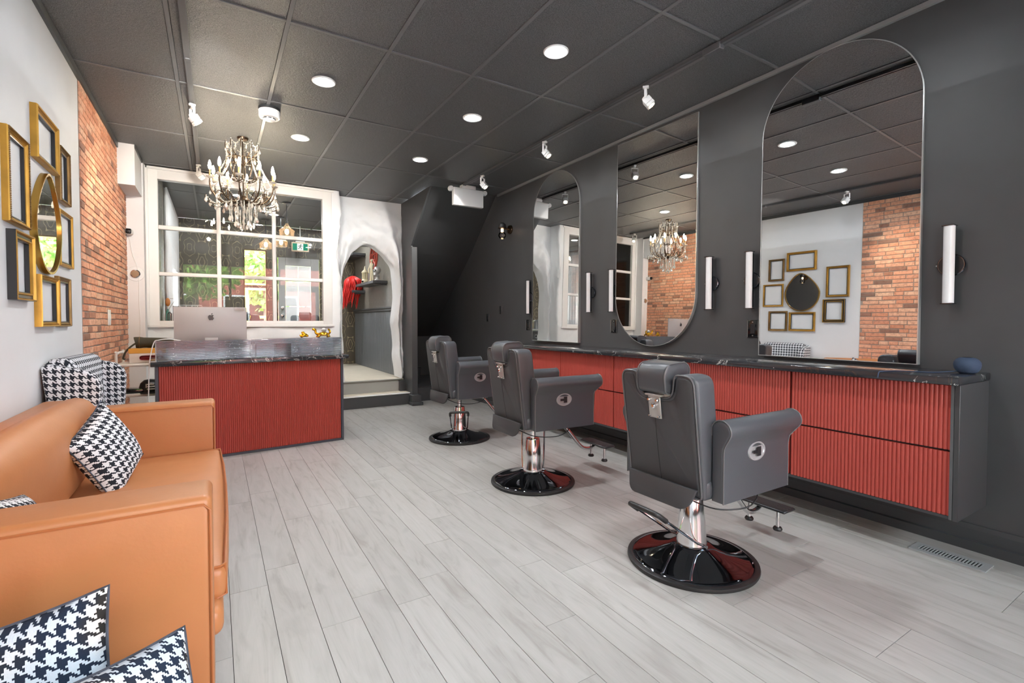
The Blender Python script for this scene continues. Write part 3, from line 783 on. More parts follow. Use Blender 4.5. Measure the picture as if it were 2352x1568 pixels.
# ================================================================== CEILING FITTINGS
def downlight(x, y, label, g='recessed ceiling downlights', z=ZC):
    t = thing('downlight', label, 'downlight', (x, y, z), 0, g)
    B().lathe([(.06, .002), (.062, -.004), (.078, -.006), (.084, -.002), (.084, .003)], 32).build('trim_ring', 'white_plastic', t)
    B().lathe([(0, -.003), (.0615, -.003)], 32).build('lens', 'led', t)
    return t
d0 = downlight(1.944, 2.616, 'round recessed downlight nearest the camera, right row')
for x, y, lb in ((1.944, 3.835, 'round recessed downlight in the middle of the right row'), (1.95, 5.117, 'round recessed downlight at far end of the right row'),
                 (.71, 2.66, 'round recessed downlight cut by the top edge of photo'), (.712, 3.838, 'round recessed downlight between smoke detector and nearest ceiling tiles'),
                 (.73, 5.12, 'round recessed downlight right of the chandelier'),
                 (1.944, 1.4, 'unseen downlight added above the nearest barber chair to brighten the right side')):  # last one is an unseen lamp, added to brighten the right side
    dup(d0, (x, y, ZC), None, lb)
for x, y, lb in ((.86, 9.0, 'round downlight in the back room near the pendants'), (1.5, 7.9, 'round downlight just inside the back room arch side'), (.3, 7.9, 'round downlight in back room above the window desk'), (1.9, 9.2, 'round downlight in back room over the shelves')):
    dup(d0, (x, y, ZC), None, lb, 'back room downlights')
for o in list(COL.objects):
    if o.name.split('.')[0] == 'downlight':
        l = bpy.data.lights.new('downlight_beam', 'SPOT'); l.energy = DOWN_W; l.color = (.96, .98, 1); l.spot_size = R(140); l.spot_blend = 1.0; l.shadow_soft_size = .055
        q = bpy.data.objects.new('downlight_beam', l); COL.objects.link(q); q.location = o.location + Vector((0, 0, -.012))
def spot_head(t0):
    """track head hanging below local origin, body tilted"""
    B().rbox(-.017, .017, -.028, .028, -.03, -.008, .003, 1).build('adapter', 'white_plastic', t0)
    B().cyl((0, 0, -.03), (0, 0, -.048), .009, n=10).build('stem', 'white_plastic', t0)
    b = B(); b.rbox(-.05, -.044, -.012, .012, -.135, -.05, .002, 1); b.rbox(.044, .05, -.012, .012, -.135, -.05, .002, 1); b.rbox(-.05, .05, -.012, .012, -.054, -.048, .002, 1)
    b.build('yoke', 'white_plastic', t0)
    a = R(38); m = Matrix.Rotation(a, 4, 'X') ; c = Vector((0, 0, -.128))
    hb = B(); hb.rbox(-.042, .042, -.038, .038, -.052, .0, .006, 2); hb.rbox(-.0425, .0425, -.0385, .0385, -.085, -.054, .005, 2)
    hb.cyl((0, 0, 0), (0, 0, .022), .034, .026, 16)
    hb.v = [tuple(c + m @ Vector(p)) for p in hb.v]; hb.build('lamp_body', 'white_plastic', t0)
    t0.scale = (.8, .8, .8)
    lb = B().lathe([(0, -.0862), (.03, -.0862)], 18); lb.v = [tuple(c + m @ Vector(p)) for p in lb.v]; lb.build('lamp_lens', 'track_glow', t0)
def track(name, x, y0, y1, label):
    t = thing(name, label, 'track', (x, 0, ZC))
    b = B(); b.box(-.018, .018, y0, y1, -.022, -.002); b.box(-.018, -.011, y0, y1, -.026, -.02); b.box(.011, .018, y0, y1, -.026, -.02)
    b.build('rail', 'track', t, False)
    for y in (y0, y1): B().rbox(-.02, .02, y - .012, y + .012, -.028, 0, .002, 1).build('end_cap', 'track', t)
    return t
tr = track('light_track', 2.765, -.6, 5.68, 'black ceiling light track running along the mirror wall')
B().rbox(-.024, .024, 1.96, 2.09, -.05, -.002, .004, 1).build('joint_box', 'track', tr)
tl = track('light_track', -.135, .4, 6.6, 'black ceiling light track running over the sofa side')
for y in (2.9, 3.95): B().rbox(-.021, .021, y - .02, y + .02, -.028, -.002, .003, 1).build('joint_box', 'track', tl)
h0 = thing('track_light', 'white track light on right track above the middle mirror', 'track light', (2.765, 2.60, ZC - .018), R(-140), 'white track light heads')
spot_head(h0)
dup(h0, (2.765, 3.90, ZC - .018), R(-150), 'white track light on right track between far and middle mirrors')
dup(h0, (2.765, 5.19, ZC - .018), R(-150), 'white track light on right track nearest the blank white sign')
dup(h0, (-.135, 4.72, ZC - .018), R(-70), 'white track light on left track left of the smoke detector')
dup(h0, (-.135, 6.50, ZC - .018), R(-110), 'white track light on left track at the inner window frame')
dup(h0, (-.135, 2.90, ZC - .018), R(-70), 'white track light on left track seen in the large mirror')
def aim_spot(x, y, z, tx, ty, tz, w, ang=60, col=(1, .86, .66)):
    l = bpy.data.lights.new('track_and_fill_beam', 'SPOT'); l.energy = w; l.color = col; l.spot_size = R(ang); l.spot_blend = 1.0; l.shadow_soft_size = .03
    o = bpy.data.objects.new('track_and_fill_beam', l); COL.objects.link(o); o.location = (x, y, z)
    o.rotation_euler = (Vector((tx, ty, tz)) - Vector((x, y, z))).to_track_quat('-Z', 'Y').to_euler()
aim_spot(-.22, 4.72, 2.78, XL, 5.5, 1.7, BEAM_W * 1.3, 85)
aim_spot(-.22, 2.90, 2.78, XL, 2.2, 1.7, BEAM_W * 1.2, 80)
aim_spot(-.2, 6.42, 2.78, -.74, 6.0, 1.9, BEAM_W * .5, 70)
aim_spot(-.08, 2.98, 2.78, .35, 6.95, 2.35, BEAM_W * 8, 52, (1, .95, .88))  # fill beam added beside the near left head to brighten the window frame
aim_spot(2.68, 5.24, 2.78, 1.7, 7.15, 1.6, BEAM_W * 2.2, 90, (1, .97, .92))
# smoke detector
t = thing('smoke_detector', 'round white smoke detector on black base near the chandelier', 'smoke detector', (.41, 4.56, ZC))
B().lathe([(.084, 0), (.084, -.02), (0, -.02)], 32).build('base', 'black_plastic', t)
B().lathe([(.08, -.02), (.083, -.026), (.08, -.032), (.08, -.036), (.078, -.036)], 32).build('ring', 'white_plastic', t)
B().lathe([(.081, -.038), (.081, -.07), (.074, -.08), (.045, -.083), (.045, -.09), (0, -.1)], 32).build('housing', 'white_plastic', t)
for i in range(8):
    a = i * pi / 4
    B().box(-.012, .012, .041, .048, -.0905, -.084).build('vent_slot', 'vent_dark', t, rot=(0, 0, a))
B().lathe([(0, -.103), (.034, -.1), (.046, -.091), (.0, -.09)], 28).build('sensor_cap', 'white_plastic', t)
# blank-backed exit sign
t = thing('exit_sign', 'white blank-backed ceiling sign box with two lamp knobs', 'sign', (2.85, 5.76, ZC))
B().rbox(-.10, .10, -.04, .04, -.05, -.006, .004, 2).build('mount', 'white_plastic', t)
B().rbox(-.215, .215, -.035, .035, -.275, -.05, .008, 3).build('housing', 'white_plastic', t)
for s in (-1, 1):
    h = B().lathe([(0, -.03), (.03, -.028), (.036, 0), (.03, .028), (0, .03)], 18, (s * .245, 0, -.07), 'y').build('lamp_knob', 'white_plastic', t)
    B().cyl((s * .2, 0, -.07), (s * .225, 0, -.07), .012, n=10).build('knob_arm', 'white_plastic', h)
B().box(-.2, .2, .0355, .037, -.262, -.065).build('sign_face', 'white_sign', t)
# security camera + round device + cord on the pilaster
t = thing('security_camera', 'small white security camera on the white pilaster', 'camera', (-.795, 6.74, 2.18))
B().rbox(-.02, .045, -.11, -.0, -.03, .035, .02, 4).build('body', 'white_plastic', t)
B().rbox(-.012, .038, -.114, -.109, -.024, .029, .012, 3).build('face', 'black_gloss', t)
B().lathe([(0, -.118), (.010, -.117), (.012, -.112)], 16, (.013, 0, .002), 'y').build('lens', 'black_plastic', t)
B().cyl((0, 0, -.01), (0, -.04, 0), .012, n=10).build('bracket', 'white_plastic', t)
t = thing('round_sensor', 'round brown-faced device on clear disc below the security camera', 'sensor', (-.74, 6.74, 1.735))
B().lathe([(0, -.006), (.078, -.005), (.08, 0), (0, 0)], 32, (0, 0, 0), 'y').build('clear_disc', 'opal', t)
B().lathe([(0, -.03), (.036, -.028), (.044, -.02), (.045, -.005)], 28, (0, 0, 0), 'y').build('rim', 'chrome', t)
B().lathe([(0, -.0315), (.036, -.0295)], 28, (0, 0, 0), 'y').build('face', plain('brown_face', (150, 118, 88), .4), t)
c = B().tube(smoothpath([(-.79, 6.73, 2.15), (-.77, 6.735, 1.98), (-.725, 6.735, 1.80), (-.712, 6.735, 1.68), (-.712, 6.735, 1.4), (-.705, 6.735, 1.2), (-.712, 6.735, 1.02)], 6), .003, 6).build('cord', 'white_plastic')
tag(c, 'thin white cord running down from camera past round device', 'cord')
t = thing('switch_plate', 'white switch plate on the brick wall above the armchair', 'switch', (XL + .008, 5.6, 1.245))
B().rbox(0, .008, -.055, .055, -.07, .07, .003, 2).build('cover_plate', 'white_plastic', t)
for y in (-.024, .024): B().rbox(.007, .012, y - .012, y + .012, -.03, .03, .002, 1).build('rocker', 'white_plastic', t)

# ================================================================== PICTURE FRAMES
XW = XL
def frame(y0, y1, z0, z1, prof, mat, label, d=.028, w=.03, bead=False, mat2=None, back='black_plastic'):
    t = thing('picture_frame', label, 'picture frame', (XW, (y0 + y1) / 2, (z0 + z1) / 2), 0, 'empty picture frames on the white wall')
    hy, hz = (y1 - y0) / 2, (z1 - z0) / 2
    # four mitred rails of a stepped moulding; prof = (inset, height) pairs
    cor = [(-1, -1), (1, -1), (1, 1), (-1, 1)]
    for k in range(4):
        a, c = cor[k], cor[(k + 1) % 4]; rows = []
        for p in (a, c): rows.append([(h * d, p[0] * (hy - i * w), p[1] * (hz - i * w)) for i, h in prof])
        B().grid(rows).build('frame_rail', mat, t, ang=25)
    if bead:
        # bead row on the outer edge
        b = B()
        for k in range(4):
            a, c = cor[k], cor[(k + 1) % 4]; L = hypot2((a[0] - c[0]) * hy, (a[1] - c[1]) * hz); m = int(L / .0085)
            for i in range(m):
                u = i / m; y = (a[0] + (c[0] - a[0]) * u) * (hy - .006); z = (a[1] + (c[1] - a[1]) * u) * (hz - .006)
                b.ball((d + .001, y, z), .0042, 6, 4)
        stuff(b.build('bead_trim', mat2 or 'gold_dark', t))
    b = B(); i = hy - w; j = hz - w; e = .006
    b.box(.002, d * .55, -i, -i + e, -j, j); b.box(.002, d * .55, i - e, i, -j, j); b.box(.002, d * .55, -i, i, -j, -j + e); b.box(.002, d * .55, -i, i, j - e, j)
    b.build('inner_rebate', back, t, False); return t
def hypot2(a, b): return sqrt(a * a + b * b)
step = [(0, 0), (0, .8), (.12, 1), (.3, .92), (.36, .7), (.62, .82), (.72, .6), (.95, .5), (1, .1)]
cove = [(0, 0), (0, 1), (.16, 1), (.3, .6), (.7, .5), (.82, .85), (1, .85), (1, .1)]
frame(3.10, 3.395, 1.672, 2.11, step, 'gold', 'large gold beaded picture frame at far left, upper row', bead=True, w=.028)
frame(3.53, 3.95, 2.085, 2.368, step, 'gold', 'topmost gold picture frame above the rounded mirror', w=.03, d=.034)
frame(3.99, 4.225, 1.953, 2.292, step, 'gold_dark', 'aged gold beaded picture frame at upper right by brick edge', bead=True, w=.024)
frame(3.995, 4.305, 1.557, 1.905, step, 'gold', 'thin gold picture frame right of the rounded mirror', w=.022, d=.022)
frame(3.145, 3.425, 1.314, 1.64, cove, 'gold', 'black sided gold-lined picture frame at lower far left', w=.034, d=.036)
frame(3.53, 3.895, 1.181, 1.464, step, 'gold', 'gold picture frame below the rounded mirror', w=.026, d=.034)
frame(3.925, 4.21, 1.178, 1.485, step, 'gold_dark', 'small dark gold picture frame at bottom right of the frame group', w=.026, d=.024)
for o in list(bpy.data.objects):
    if o.name.startswith('picture_frame') and 'black sided' in o.get('label', ''):
        hy, hz, d = .14, .163, .034
        b = B(); b.box(0, d, -hy - .002, -hy, -hz, hz); b.box(0, d, hy, hy + .002, -hz, hz); b.box(0, d, -hy, hy, hz, hz + .002); b.box(0, d, -hy, hy, -hz - .002, -hz)
        tag(b.build('frame_side', 'black_plastic', o, False), 'black outer side')
        b = B()
        for s in (-1, 1): b.box(d * .6, d * .72, s * (hy - .017) - .007, s * (hy - .017) + .007, -hz + .01, hz - .01); b.box(d * .6, d * .72, -hy + .01, hy - .01, s * (hz - .017) - .007, s * (hz - .017) + .007)
        tag(b.build('cove_band', 'black_plastic', o, False), 'black band in the moulding')
# rounded-triangle mirror
t = thing('round_mirror', 'rounded pebble-shaped mirror with gold rim among the frames', 'mirror', (XW, 3.72, 1.762))
def pebble(sc):
    out = []
    for i in range(64):
        a = 2 * pi * i / 64
        z = sin(a); y = cos(a)
        w = .245 * (1.0 - .34 * max(z, 0) ** 1.3 ) * (1 - .05 * z)
        out.append((sc * (w * y + .02 * max(0, z)), sc * .285 * z + .0))
    return out
P, Pi = pebble(1.0), pebble(.955)
B().prism([(y * .998, z * .998) for y, z in Pi], 'x', .016, .021).build('mirror_glass', 'mirror', t, False)
n = len(P)
vs = [(0, y, z) for y, z in P] + [(.032, y, z) for y, z in P] + [(.032, y, z) for y, z in Pi] + [(.02, y, z) for y, z in Pi]
fs = [(k * n + i, k * n + (i + 1) % n, (k + 1) * n + (i + 1) % n, (k + 1) * n + i) for k in range(3) for i in range(n)]
B().add(vs, fs).build('rim', plain('satin_brass', (186, 146, 70), .25, .85), t, ang=30)

# ================================================================== BARBER CHAIRS
def prism_bevel(poly, axis, a0, a1, r, seg=3, cuts=0):
    b = B().prism(poly, axis, a0, a1); bm = bmesh.new()
    vs = [bm.verts.new(v) for v in b.v]; [bm.faces.new([vs[i] for i in f]) for f in b.f]
    bm.normal_update(); n = len(poly); ax = 'xyz'.index(axis)
    ed = [e for e in bm.edges if abs(e.verts[0].co[ax] - e.verts[1].co[ax]) < 1e-6]
    bmesh.ops.bevel(bm, geom=ed, offset=r, segments=seg, profile=.5, affect='EDGES', clamp_overlap=True)
    return B().bm(bm)
def rounded(pts, r, n=5):
    """round the corners of a polygon; r may be a list"""
    out = []; m = len(pts)
    for i in range(m):
        p = Vector(pts[i]).to_2d() if len(pts[i]) > 2 else Vector(pts[i]); a = Vector(pts[i - 1]); c = Vector(pts[(i + 1) % m]); rr = r[i] if isinstance(r, list) else r
        if rr <= 0: out.append(tuple(p)); continue
        da, dc = (a - p), (c - p); k = min(rr, da.length * .49, dc.length * .49)
        q0, q1 = p + da.normalized() * k, p + dc.normalized() * k
        for t in range(n + 1):
            u = t / n; out.append(tuple(q0 * (1 - u) ** 2 + p * 2 * u * (1 - u) + q1 * u * u))
    return out
UPPER = set()
def barber_chair(label, loc):
    t = thing('barber_chair', label, 'barber chair', loc, 0, 'black barber chairs')
    # base
    B().lathe([(0, .0), (.312, .0), (.316, .008), (.314, .018), (.300, .024), (.290, .022), (.285, .018), (0, .016)], 64).build('base_ring', 'rubber', t)
    B().lathe([(.290, .021), (.286, .026), (.27, .028), (.23, .036), (.17, .052), (.11, .076), (.088, .088), (.0, .09)], 64).build('base_dome', 'dark_chrome', t, ang=60)
    B().lathe([(.073, .085), (.074, .10), (.071, .11), (.066, .20), (.052, .325), (.05, .33), (.03, .332), (0, .332)], 40).build('pump_column', 'chrome', t)
    p = B().lathe([(.02, .25), (.02, .44), (0, .44)], 20).build('piston', 'chrome', t)
    b = B()
    for s in (-1, 1): b.tube([(.0, s * .075, .098), (-.06, s * .082, .13), (-.33, s * .088, .318)], .0065, 8)
    b.cyl((0, -.09, .098), (0, .09, .098), .009, n=12); b.build('pump_lever', 'chrome', t)
    B().tube(smoothpath([(-.29, -.087, .29), (-.335, -.086, .322), (-.352, -.07, .333), (-.355, 0, .335), (-.352, .07, .333), (-.335, .086, .322), (-.29, .087, .29)], 4), .0125, 10).build('lever_grip', 'rubber', t)
    # seat
    sp = B().rbox(-.16, .26, -.15, .15, .375, .415, .008, 2).build('seat_plate', 'grey_plastic', t)
    B().rbox(-.20, .35, -.235, .235, .405, .50, .03, 3).build('seat_box', 'leather_black', t)
    B().rbox(-.16, .37, -.225, .225, .47, .545, .03, 4, (0, 0, .02)).build('seat_cushion', 'leather_black', t)
    # back: notched slab, raked
    out = rounded([(-.225, .405), (.225, .405), (.232, .972), (.122, .972), (.098, .855), (-.098, .855), (-.122, .972), (-.232, .972)],
                  [.02, .02, .075, .03, .05, .05, .03, .075], 6)
    b = prism_bevel(out, 'x', 0, .125, .018, 3)
    rake = lambda z: -.20 - .075 * (z - .405) / .57
    def puff(b):
        b.v = [(x + rake(z) - (.014 if x < .02 else 0) * max(0, 1 - (y / .25) ** 2) * (1 - ((z - .68) / .34) ** 2), y, z) for x, y, z in b.v]; return b
    puff(b).build('backrest', 'leather_black', t, ang=50)
    inn = [(y * .94, .405 + (z - .405) * .985 + .004) for y, z in out]
    pv = B().tube([(rake(z) - .003, y, z) for y, z in inn], .0042, 6, True).build('back_piping', 'piping_dark', t)
    # rear panel in duller vinyl with a centre seam
    yo = rounded([(-.205, .425), (.205, .425), (.211, .955), (.135, .955), (.112, .84), (-.112, .84), (-.135, .955), (-.211, .955)], [.01, .01, .06, .02, .05, .05, .02, .06], 5)
    rb = prism_bevel(yo, 'x', -.002, .012, .004, 1); puff(rb)
    rb.v = [(x - .002, y, z) for x, y, z in rb.v]; tag(rb.build('back_panel', 'leather_back', t, ang=50), 'matt vinyl rear panel')
    B().tube([(rake(z) - .0195 * max(0, 1 - ((z - .68) / .34) ** 2) - .004, .002, z) for z in [.43 + .32 * i / 12 for i in range(13)]], .0018, 6).build('back_seam', 'piping_black', t)
    fl = rounded([(-.205, .455), (.205, .455), (.185, .345), (-.16, .352)], [.0, .0, .05, .05], 5)
    bb = prism_bevel(fl, 'x', -.012, .004, .003, 1); bb.v = [(x + -.222 + .02 * sin(y * 20 + 1) * max(0, (.45 - z) / .1), y, z) for x, y, z in bb.v]
    bb.build('back_skirt', 'leather_back', t, ang=60)
    # headrest with bracket
    hp = rounded([(-.312, .965), (-.285, 1.012), (-.16, 1.022), (-.125, .985), (-.15, .92), (-.255, .868), (-.30, .878)], .03, 5)
    prism_bevel(hp, 'y', -.085, .085, .014, 3).build('headrest', 'leather_black', t, ang=60)
    for s in (-1, 1): B().tube([(x, s * .0845, z) for x, z in [(p[0] * .985 - .004, p[1] * .985 + .0145) for p in hp]], .003, 6, True).build('headrest_piping', 'piping_dark', t)
    b = B().rbox(-.004, .004, -.036, .036, .752, .862, .002, 1); b.v = [(x + rake(z) - .02, y, z) for x, y, z in b.v]; br = b.build('headrest_bracket', 'steel', t)
    for y, z, r in ((-.024, .84, .0095), (.024, .84, .0095), (0, .812, .0125), (-.027, .762, .005), (.027, .762, .005)):
        B().lathe([(0, -.016), (r * .6, -.016), (r, -.011), (r, 0)], 14, (rake(z) - .022, y, z), 'x').build('bolt', 'chrome', br)
    B().rbox(rake(.86) - .03, rake(.86) - .005, -.05, .05, .858, .868, .002, 1).build('bracket_lip', 'steel', br)
    # arms
    for s in (-1, 1):
        c, zc, r = .276, .7255, .049
        pr = [(.229, .405), (.229, .70)] + [(c - r * cos(a), zc + r * sin(a)) for a in [R(15 + 200 * i / 16) for i in range(17)]] + [(.30, .668), (.292, .65), (.290, .62), (.290, .405)]
        pr = [(s * y, z) for y, z in pr]
        b = prism_bevel(pr, 'x', -.165, .35, .012, 3)
        b.v = [(x + (.055 if x > .2 else 0) * max(0, min(1, (z - .64) / .06)), y, z + .0) for x, y, z in b.v]
        b.build('armrest', 'leather_black', t, ang=50)
        pp = [(y - s * .0015, z) for y, z in pr[1:]]
        B().tube([(-.160, y, z) for y, z in pp], .0035, 6).build('arm_piping', 'piping_dark', t)
        B().tube([(.345 + .055 * max(0, min(1, (z - .64) / .06)), y, z) for y, z in pp], .0035, 6).build('arm_piping', 'piping_dark', t)
        # recessed control handle
        ho = B().lathe([(0, .002), (.034, .002), (.036, .006), (.041, .006), (.043, 0)], 32, (0, 0, 0), 'y'); ho.v = [(x * 1.55, s * y, z * 1.05) for x, y, z in ho.v]
        h = ho.build('control_plate', 'satin', t, loc=(.08, s * .289, .612))
        b = B(); b.rbox(-.01, .02, s * .002 - .004, s * .002 + .008 * s + .004, -.022, .022, .004, 1); b.rbox(-.038, -.005, s * .002 - .003, s * .002 + .006 * s + .003, -.008, .008, .003, 1)
        b.build('control_lever', 'black_plastic', h, loc=(0, s * .006, 0))
    b = B().tube(smoothpath([(-.18, -.10, .385), (-.12, -.22, .358), (.02, -.275, .352), (.12, -.27, .375), (.16, -.24, .41)], 6), .0035, 6); b.build('release_cable', 'rubber', t)
    # footrest
    b = B(); b.tube(smoothpath([(.2, 0, .40), (.30, 0, .335), (.42, 0, .20), (.47, 0, .155), (.52, 0, .14), (.57, 0, .145), (.61, 0, .165)], 6), .0135, 12); b.build('footrest_tube', 'chrome', t)
    fp = B().rbox(.565, .675, -.155, .155, .164, .178, .004, 1).build('footplate', 'black_plastic', t)
    b = B()
    for i in range(7): b.rbox(.574 + i * .0145, .582 + i * .0145, -.148, .148, .177, .181, .001, 1)
    stuff(b.build('tread_ribs', 'rubber', fp))
    for s in (-1, 1):
        B().cyl((.625, s * .085, .06), (.625, s * .085, .165), .0105, n=14).build('foot_stub', 'chrome', t)
        B().lathe([(0, .042), (.022, .042), (.025, .050), (.02, .06), (.0, .066)], 18, (.625, s * .085, 0)).build('foot_pad', 'rubber', t)
    return t
NOLIFT = ('base_ring', 'base_dome', 'pump_column', 'pump_lever', 'lever_grip')
def lift(c, dz):
    for k in c.children:
        if k.name.split('.')[0] not in NOLIFT: k.location.z += dz
c3 = barber_chair('nearest black barber chair, beside the floor vent end of counter', (2.05, 1.60, 0))
c2 = dup(c3, (2.035, 3.02, 0), R(-2), 'middle black barber chair between two other barber chairs'); lift(c2, .045)
c1 = dup(c3, (2.15, 4.55, 0), R(2), 'farthest black barber chair by the dark staircase recess'); lift(c1, .045)
for k in c1.children:
    if k.name.split('.')[0] in ('pump_lever', 'lever_grip'): k.rotation_euler.z = R(62)
for k in c2.children:
    if k.name.split('.')[0] in ('pump_lever', 'lever_grip'):
        k.rotation_euler = (0, R(42), R(236)); k.location = Vector((0, 0, .098)) - k.rotation_euler.to_matrix() @ Vector((0, 0, .098))
c4 = dup(c3, (1.30, 9.1, ZP), R(-110), 'black barber chair behind the inner window before the pane door', 'back room barber chairs')
c5 = dup(c3, (.42, 8.62, ZP), R(-80), 'dark barber chair behind the inner window under the pendants', 'back room barber chairs')

# ================================================================== SOFA, ARMCHAIR, PILLOWS
t = thing('sofa', 'tan orange leather two-seat sofa along the white wall', 'sofa', (-.4, 2.57, 0))
def S(name, x0, x1, y0, y1, z0, z1, r, bulge=None, lab=None):
    o = B().rbox(x0 + .4, x1 + .4, y0 - 2.57, y1 - 2.57, z0, z1, r, 4, bulge).build(name, 'leather_tan', t, ang=60)
    if lab: o['label'] = lab
    return o
S('arm', -.79, -.012, 1.54, 1.725, .17, .738, .022)
S('arm', -.79, -.006, 3.36, 3.53, .17, .738, .022)
S('back', -.80, -.63, 1.60, 3.48, .17, .79, .045)
S('base', -.78, .012, 1.66, 3.42, .27, .36, .03)
S('seat_cushion', -.64, .022, 1.728, 3.358, .345, .455, .03, (.022, 0, .022))
S('back_cushion', -.69, -.54, 1.735, 3.35, .43, .815, .07, (.05, 0, .02))
b = B(); b.tube([(p[0] + .4, p[1] - 2.57, p[2]) for p in [(-.62, 1.735, .452), (.006, 1.735, .452), (.017, 1.75, .452), (.030, 2.2, .454), (.034, 2.57, .455), (.030, 2.95, .454), (.017, 3.345, .452), (-.62, 3.355, .452)]], .005, 6)
b.tube([(p[0] + .4, p[1] - 2.57, p[2]) for p in [(.017, 1.75, .452), (.020, 1.745, .36), (-.02, 1.73, .352)]], .004, 6)
b.build('seat_piping', 'tan_pipe', t)
for y0, y1, xf in ((1.54, 1.725, -.012), (3.36, 3.53, -.006)):
    b = B(); e = .003
    for y in (y0 - .001, y1 + .001): b.tube([(-.38, y - 2.57, .716), (xf + .4 - .02, y - 2.57, .716), (xf + .4 - .006, y - 2.57, .70), (xf + .4 - .006, y - 2.57, .19)], .0035, 6)
    b.build('arm_piping', 'tan_pipe', t)
for x in (-.72, -.06):
    for y in (1.62, 3.45): B().lathe([(.016, 0), (.026, .18), (0, .18)], 14, (x + .4, y - 2.57, 0)).build('leg', 'bark', t)
# ottoman under the nearest pillows (below the frame)
ot = thing('ottoman', 'low tan leather ottoman under the nearest houndstooth pillows', 'ottoman', (-.42, 1.12, 0))
B().rbox(-.38, .38, -.36, .36, .08, .22, .04, 4, (0, 0, .012)).build('seat', 'leather_tan', ot, ang=60)
for x in (-.3, .3):
    for y in (-.28, .28): B().lathe([(.016, 0), (.024, .09), (0, .09)], 12, (x, y, 0)).build('leg', 'bark', ot)
def pillow(label, loc, rot, w, h, th, mat='hound', group='houndstooth throw pillows'):
    n = 22; rows_f = []; rows_b = []
    def P(u, v, s):
        e = (1 - abs(u) ** 2.6) * (1 - abs(v) ** 2.6); pin = 1 - .085 * (1 - abs(v) ** 2) * (abs(u) ** 3); pin2 = 1 - .085 * (1 - abs(u) ** 2) * (abs(v) ** 3)
        wr = .006 * noise.noise(Vector((u * 3 + w * 9, v * 3, s * 2)))
        return (u * w / 2 * pin, s * (th / 2 * max(0, e) ** .55 + wr * e), v * h / 2 * pin2)
    b = B()
    f = [[P(-1 + 2 * i / n, -1 + 2 * k / n, -1) for i in range(n + 1)] for k in range(n + 1)]
    q = [[P(-1 + 2 * i / n, -1 + 2 * k / n, 1) for i in range(n + 1)] for k in range(n + 1)]
    b.grid(f); b.grid(q)
    me = b.mesh('pillow', True, 75); me.materials.append(MT[mat]); u = me.uv_layers.new(name='UVMap').data
    for p in me.polygons:
        for li in p.loop_indices:
            co = me.vertices[me.loops[li].vertex_index].co; u[li].uv = (co.x + .013, co.z + .021)
    o = thing('throw_pillow', label, 'pillow', loc); o.rotation_euler = rot; o['group'] = group
    link('cover', me, o)
    ed = [P(-1 + 2 * i / n, -1, 1) for i in range(n)] + [P(1, -1 + 2 * i / n, 1) for i in range(n)] + [P(1 - 2 * i / n, 1, 1) for i in range(n)] + [P(-1, 1 - 2 * i / n, 1) for i in range(n)]
    B().tube([(x * 1.004, 0, z * 1.004) for x, y, z in ed], .003, 6, True).build('piping', 'hound_edge', o)
    return o
MT['hound_edge'] = plain('dark_and_white_cord', (58, 62, 72), .8, bump=.5, bscale=120, var=.5)
pillow('houndstooth throw pillow leaning on sofa back near the far arm', (-.42, 2.80, .628), (R(-20), R(-24), R(77)), .34, .34, .14)
pillow('houndstooth throw pillow in the near sofa corner, only its top edge showing', (-.49, 1.88, .552), (R(-20), R(14), R(85)), .38, .36, .15)
pillow('large houndstooth pillow at bottom left corner in front of sofa arm', (-.41, 1.29, .405), (R(-14), R(-9), R(-4)), .48, .42, .15, 'hound_big')
pillow('houndstooth pillow lower right of the largest one, in front of sofa arm', (-.195, 1.02, .398), (R(-36), R(8), R(34)), .44, .44, .14, 'hound_big')
# wing armchair behind the sofa
t = thing('armchair', 'black and white houndstooth wing armchair between sofa and desk', 'armchair', (-.45, 3.90, 0), R(-3))
def H(name, b, ang=60): return b.build(name, 'hound_chair', t, ang=ang, uv=True)
H('seat_base', B().rbox(-.30, .33, -.28, .28, .16, .34, .03, 3)); H('seat_cushion', B().rbox(-.22, .35, -.235, .235, .33, .46, .04, 4, (0, 0, .015)))
b = B().rbox(-.30, -.16, -.30, .30, .17, 1.0, .05, 5); b.v = [(x - .055 * max(0, z - .4) / .6, y, z - .0) for x, y, z in b.v]; H('backrest', b)
for s in (-1, 1):
    wp = rounded([(-.31, .60), (-.352, .985), (-.13, .925), (-.09, .86), (-.10, .66), (-.12, .60)], [.0, .05, .06, .06, .05, 0], 5)
    b = prism_bevel(wp, 'y', s * .30 - .045, s * .30 + .045, .03, 4); b.v = [(x, y + s * .012 * (x + .3), z) for x, y, z in b.v]; H('wing', b)
    ap2 = rounded([(-.30, .18), (-.31, .66), (.30, .60), (.33, .52), (.32, .18)], [.0, .03, .06, .05, .02], 5)
    H('arm', prism_bevel(ap2, 'y', s * .30 - .05, s * .30 + .05, .03, 4))
for x in (-.26, .26):
    for y in (-.24, .24): B().lathe([(.015, 0), (.024, .17), (0, .17)], 12, (x, y, 0)).build('leg', 'bark', t)
# black leather armchair beside it is only hinted at in the mirror

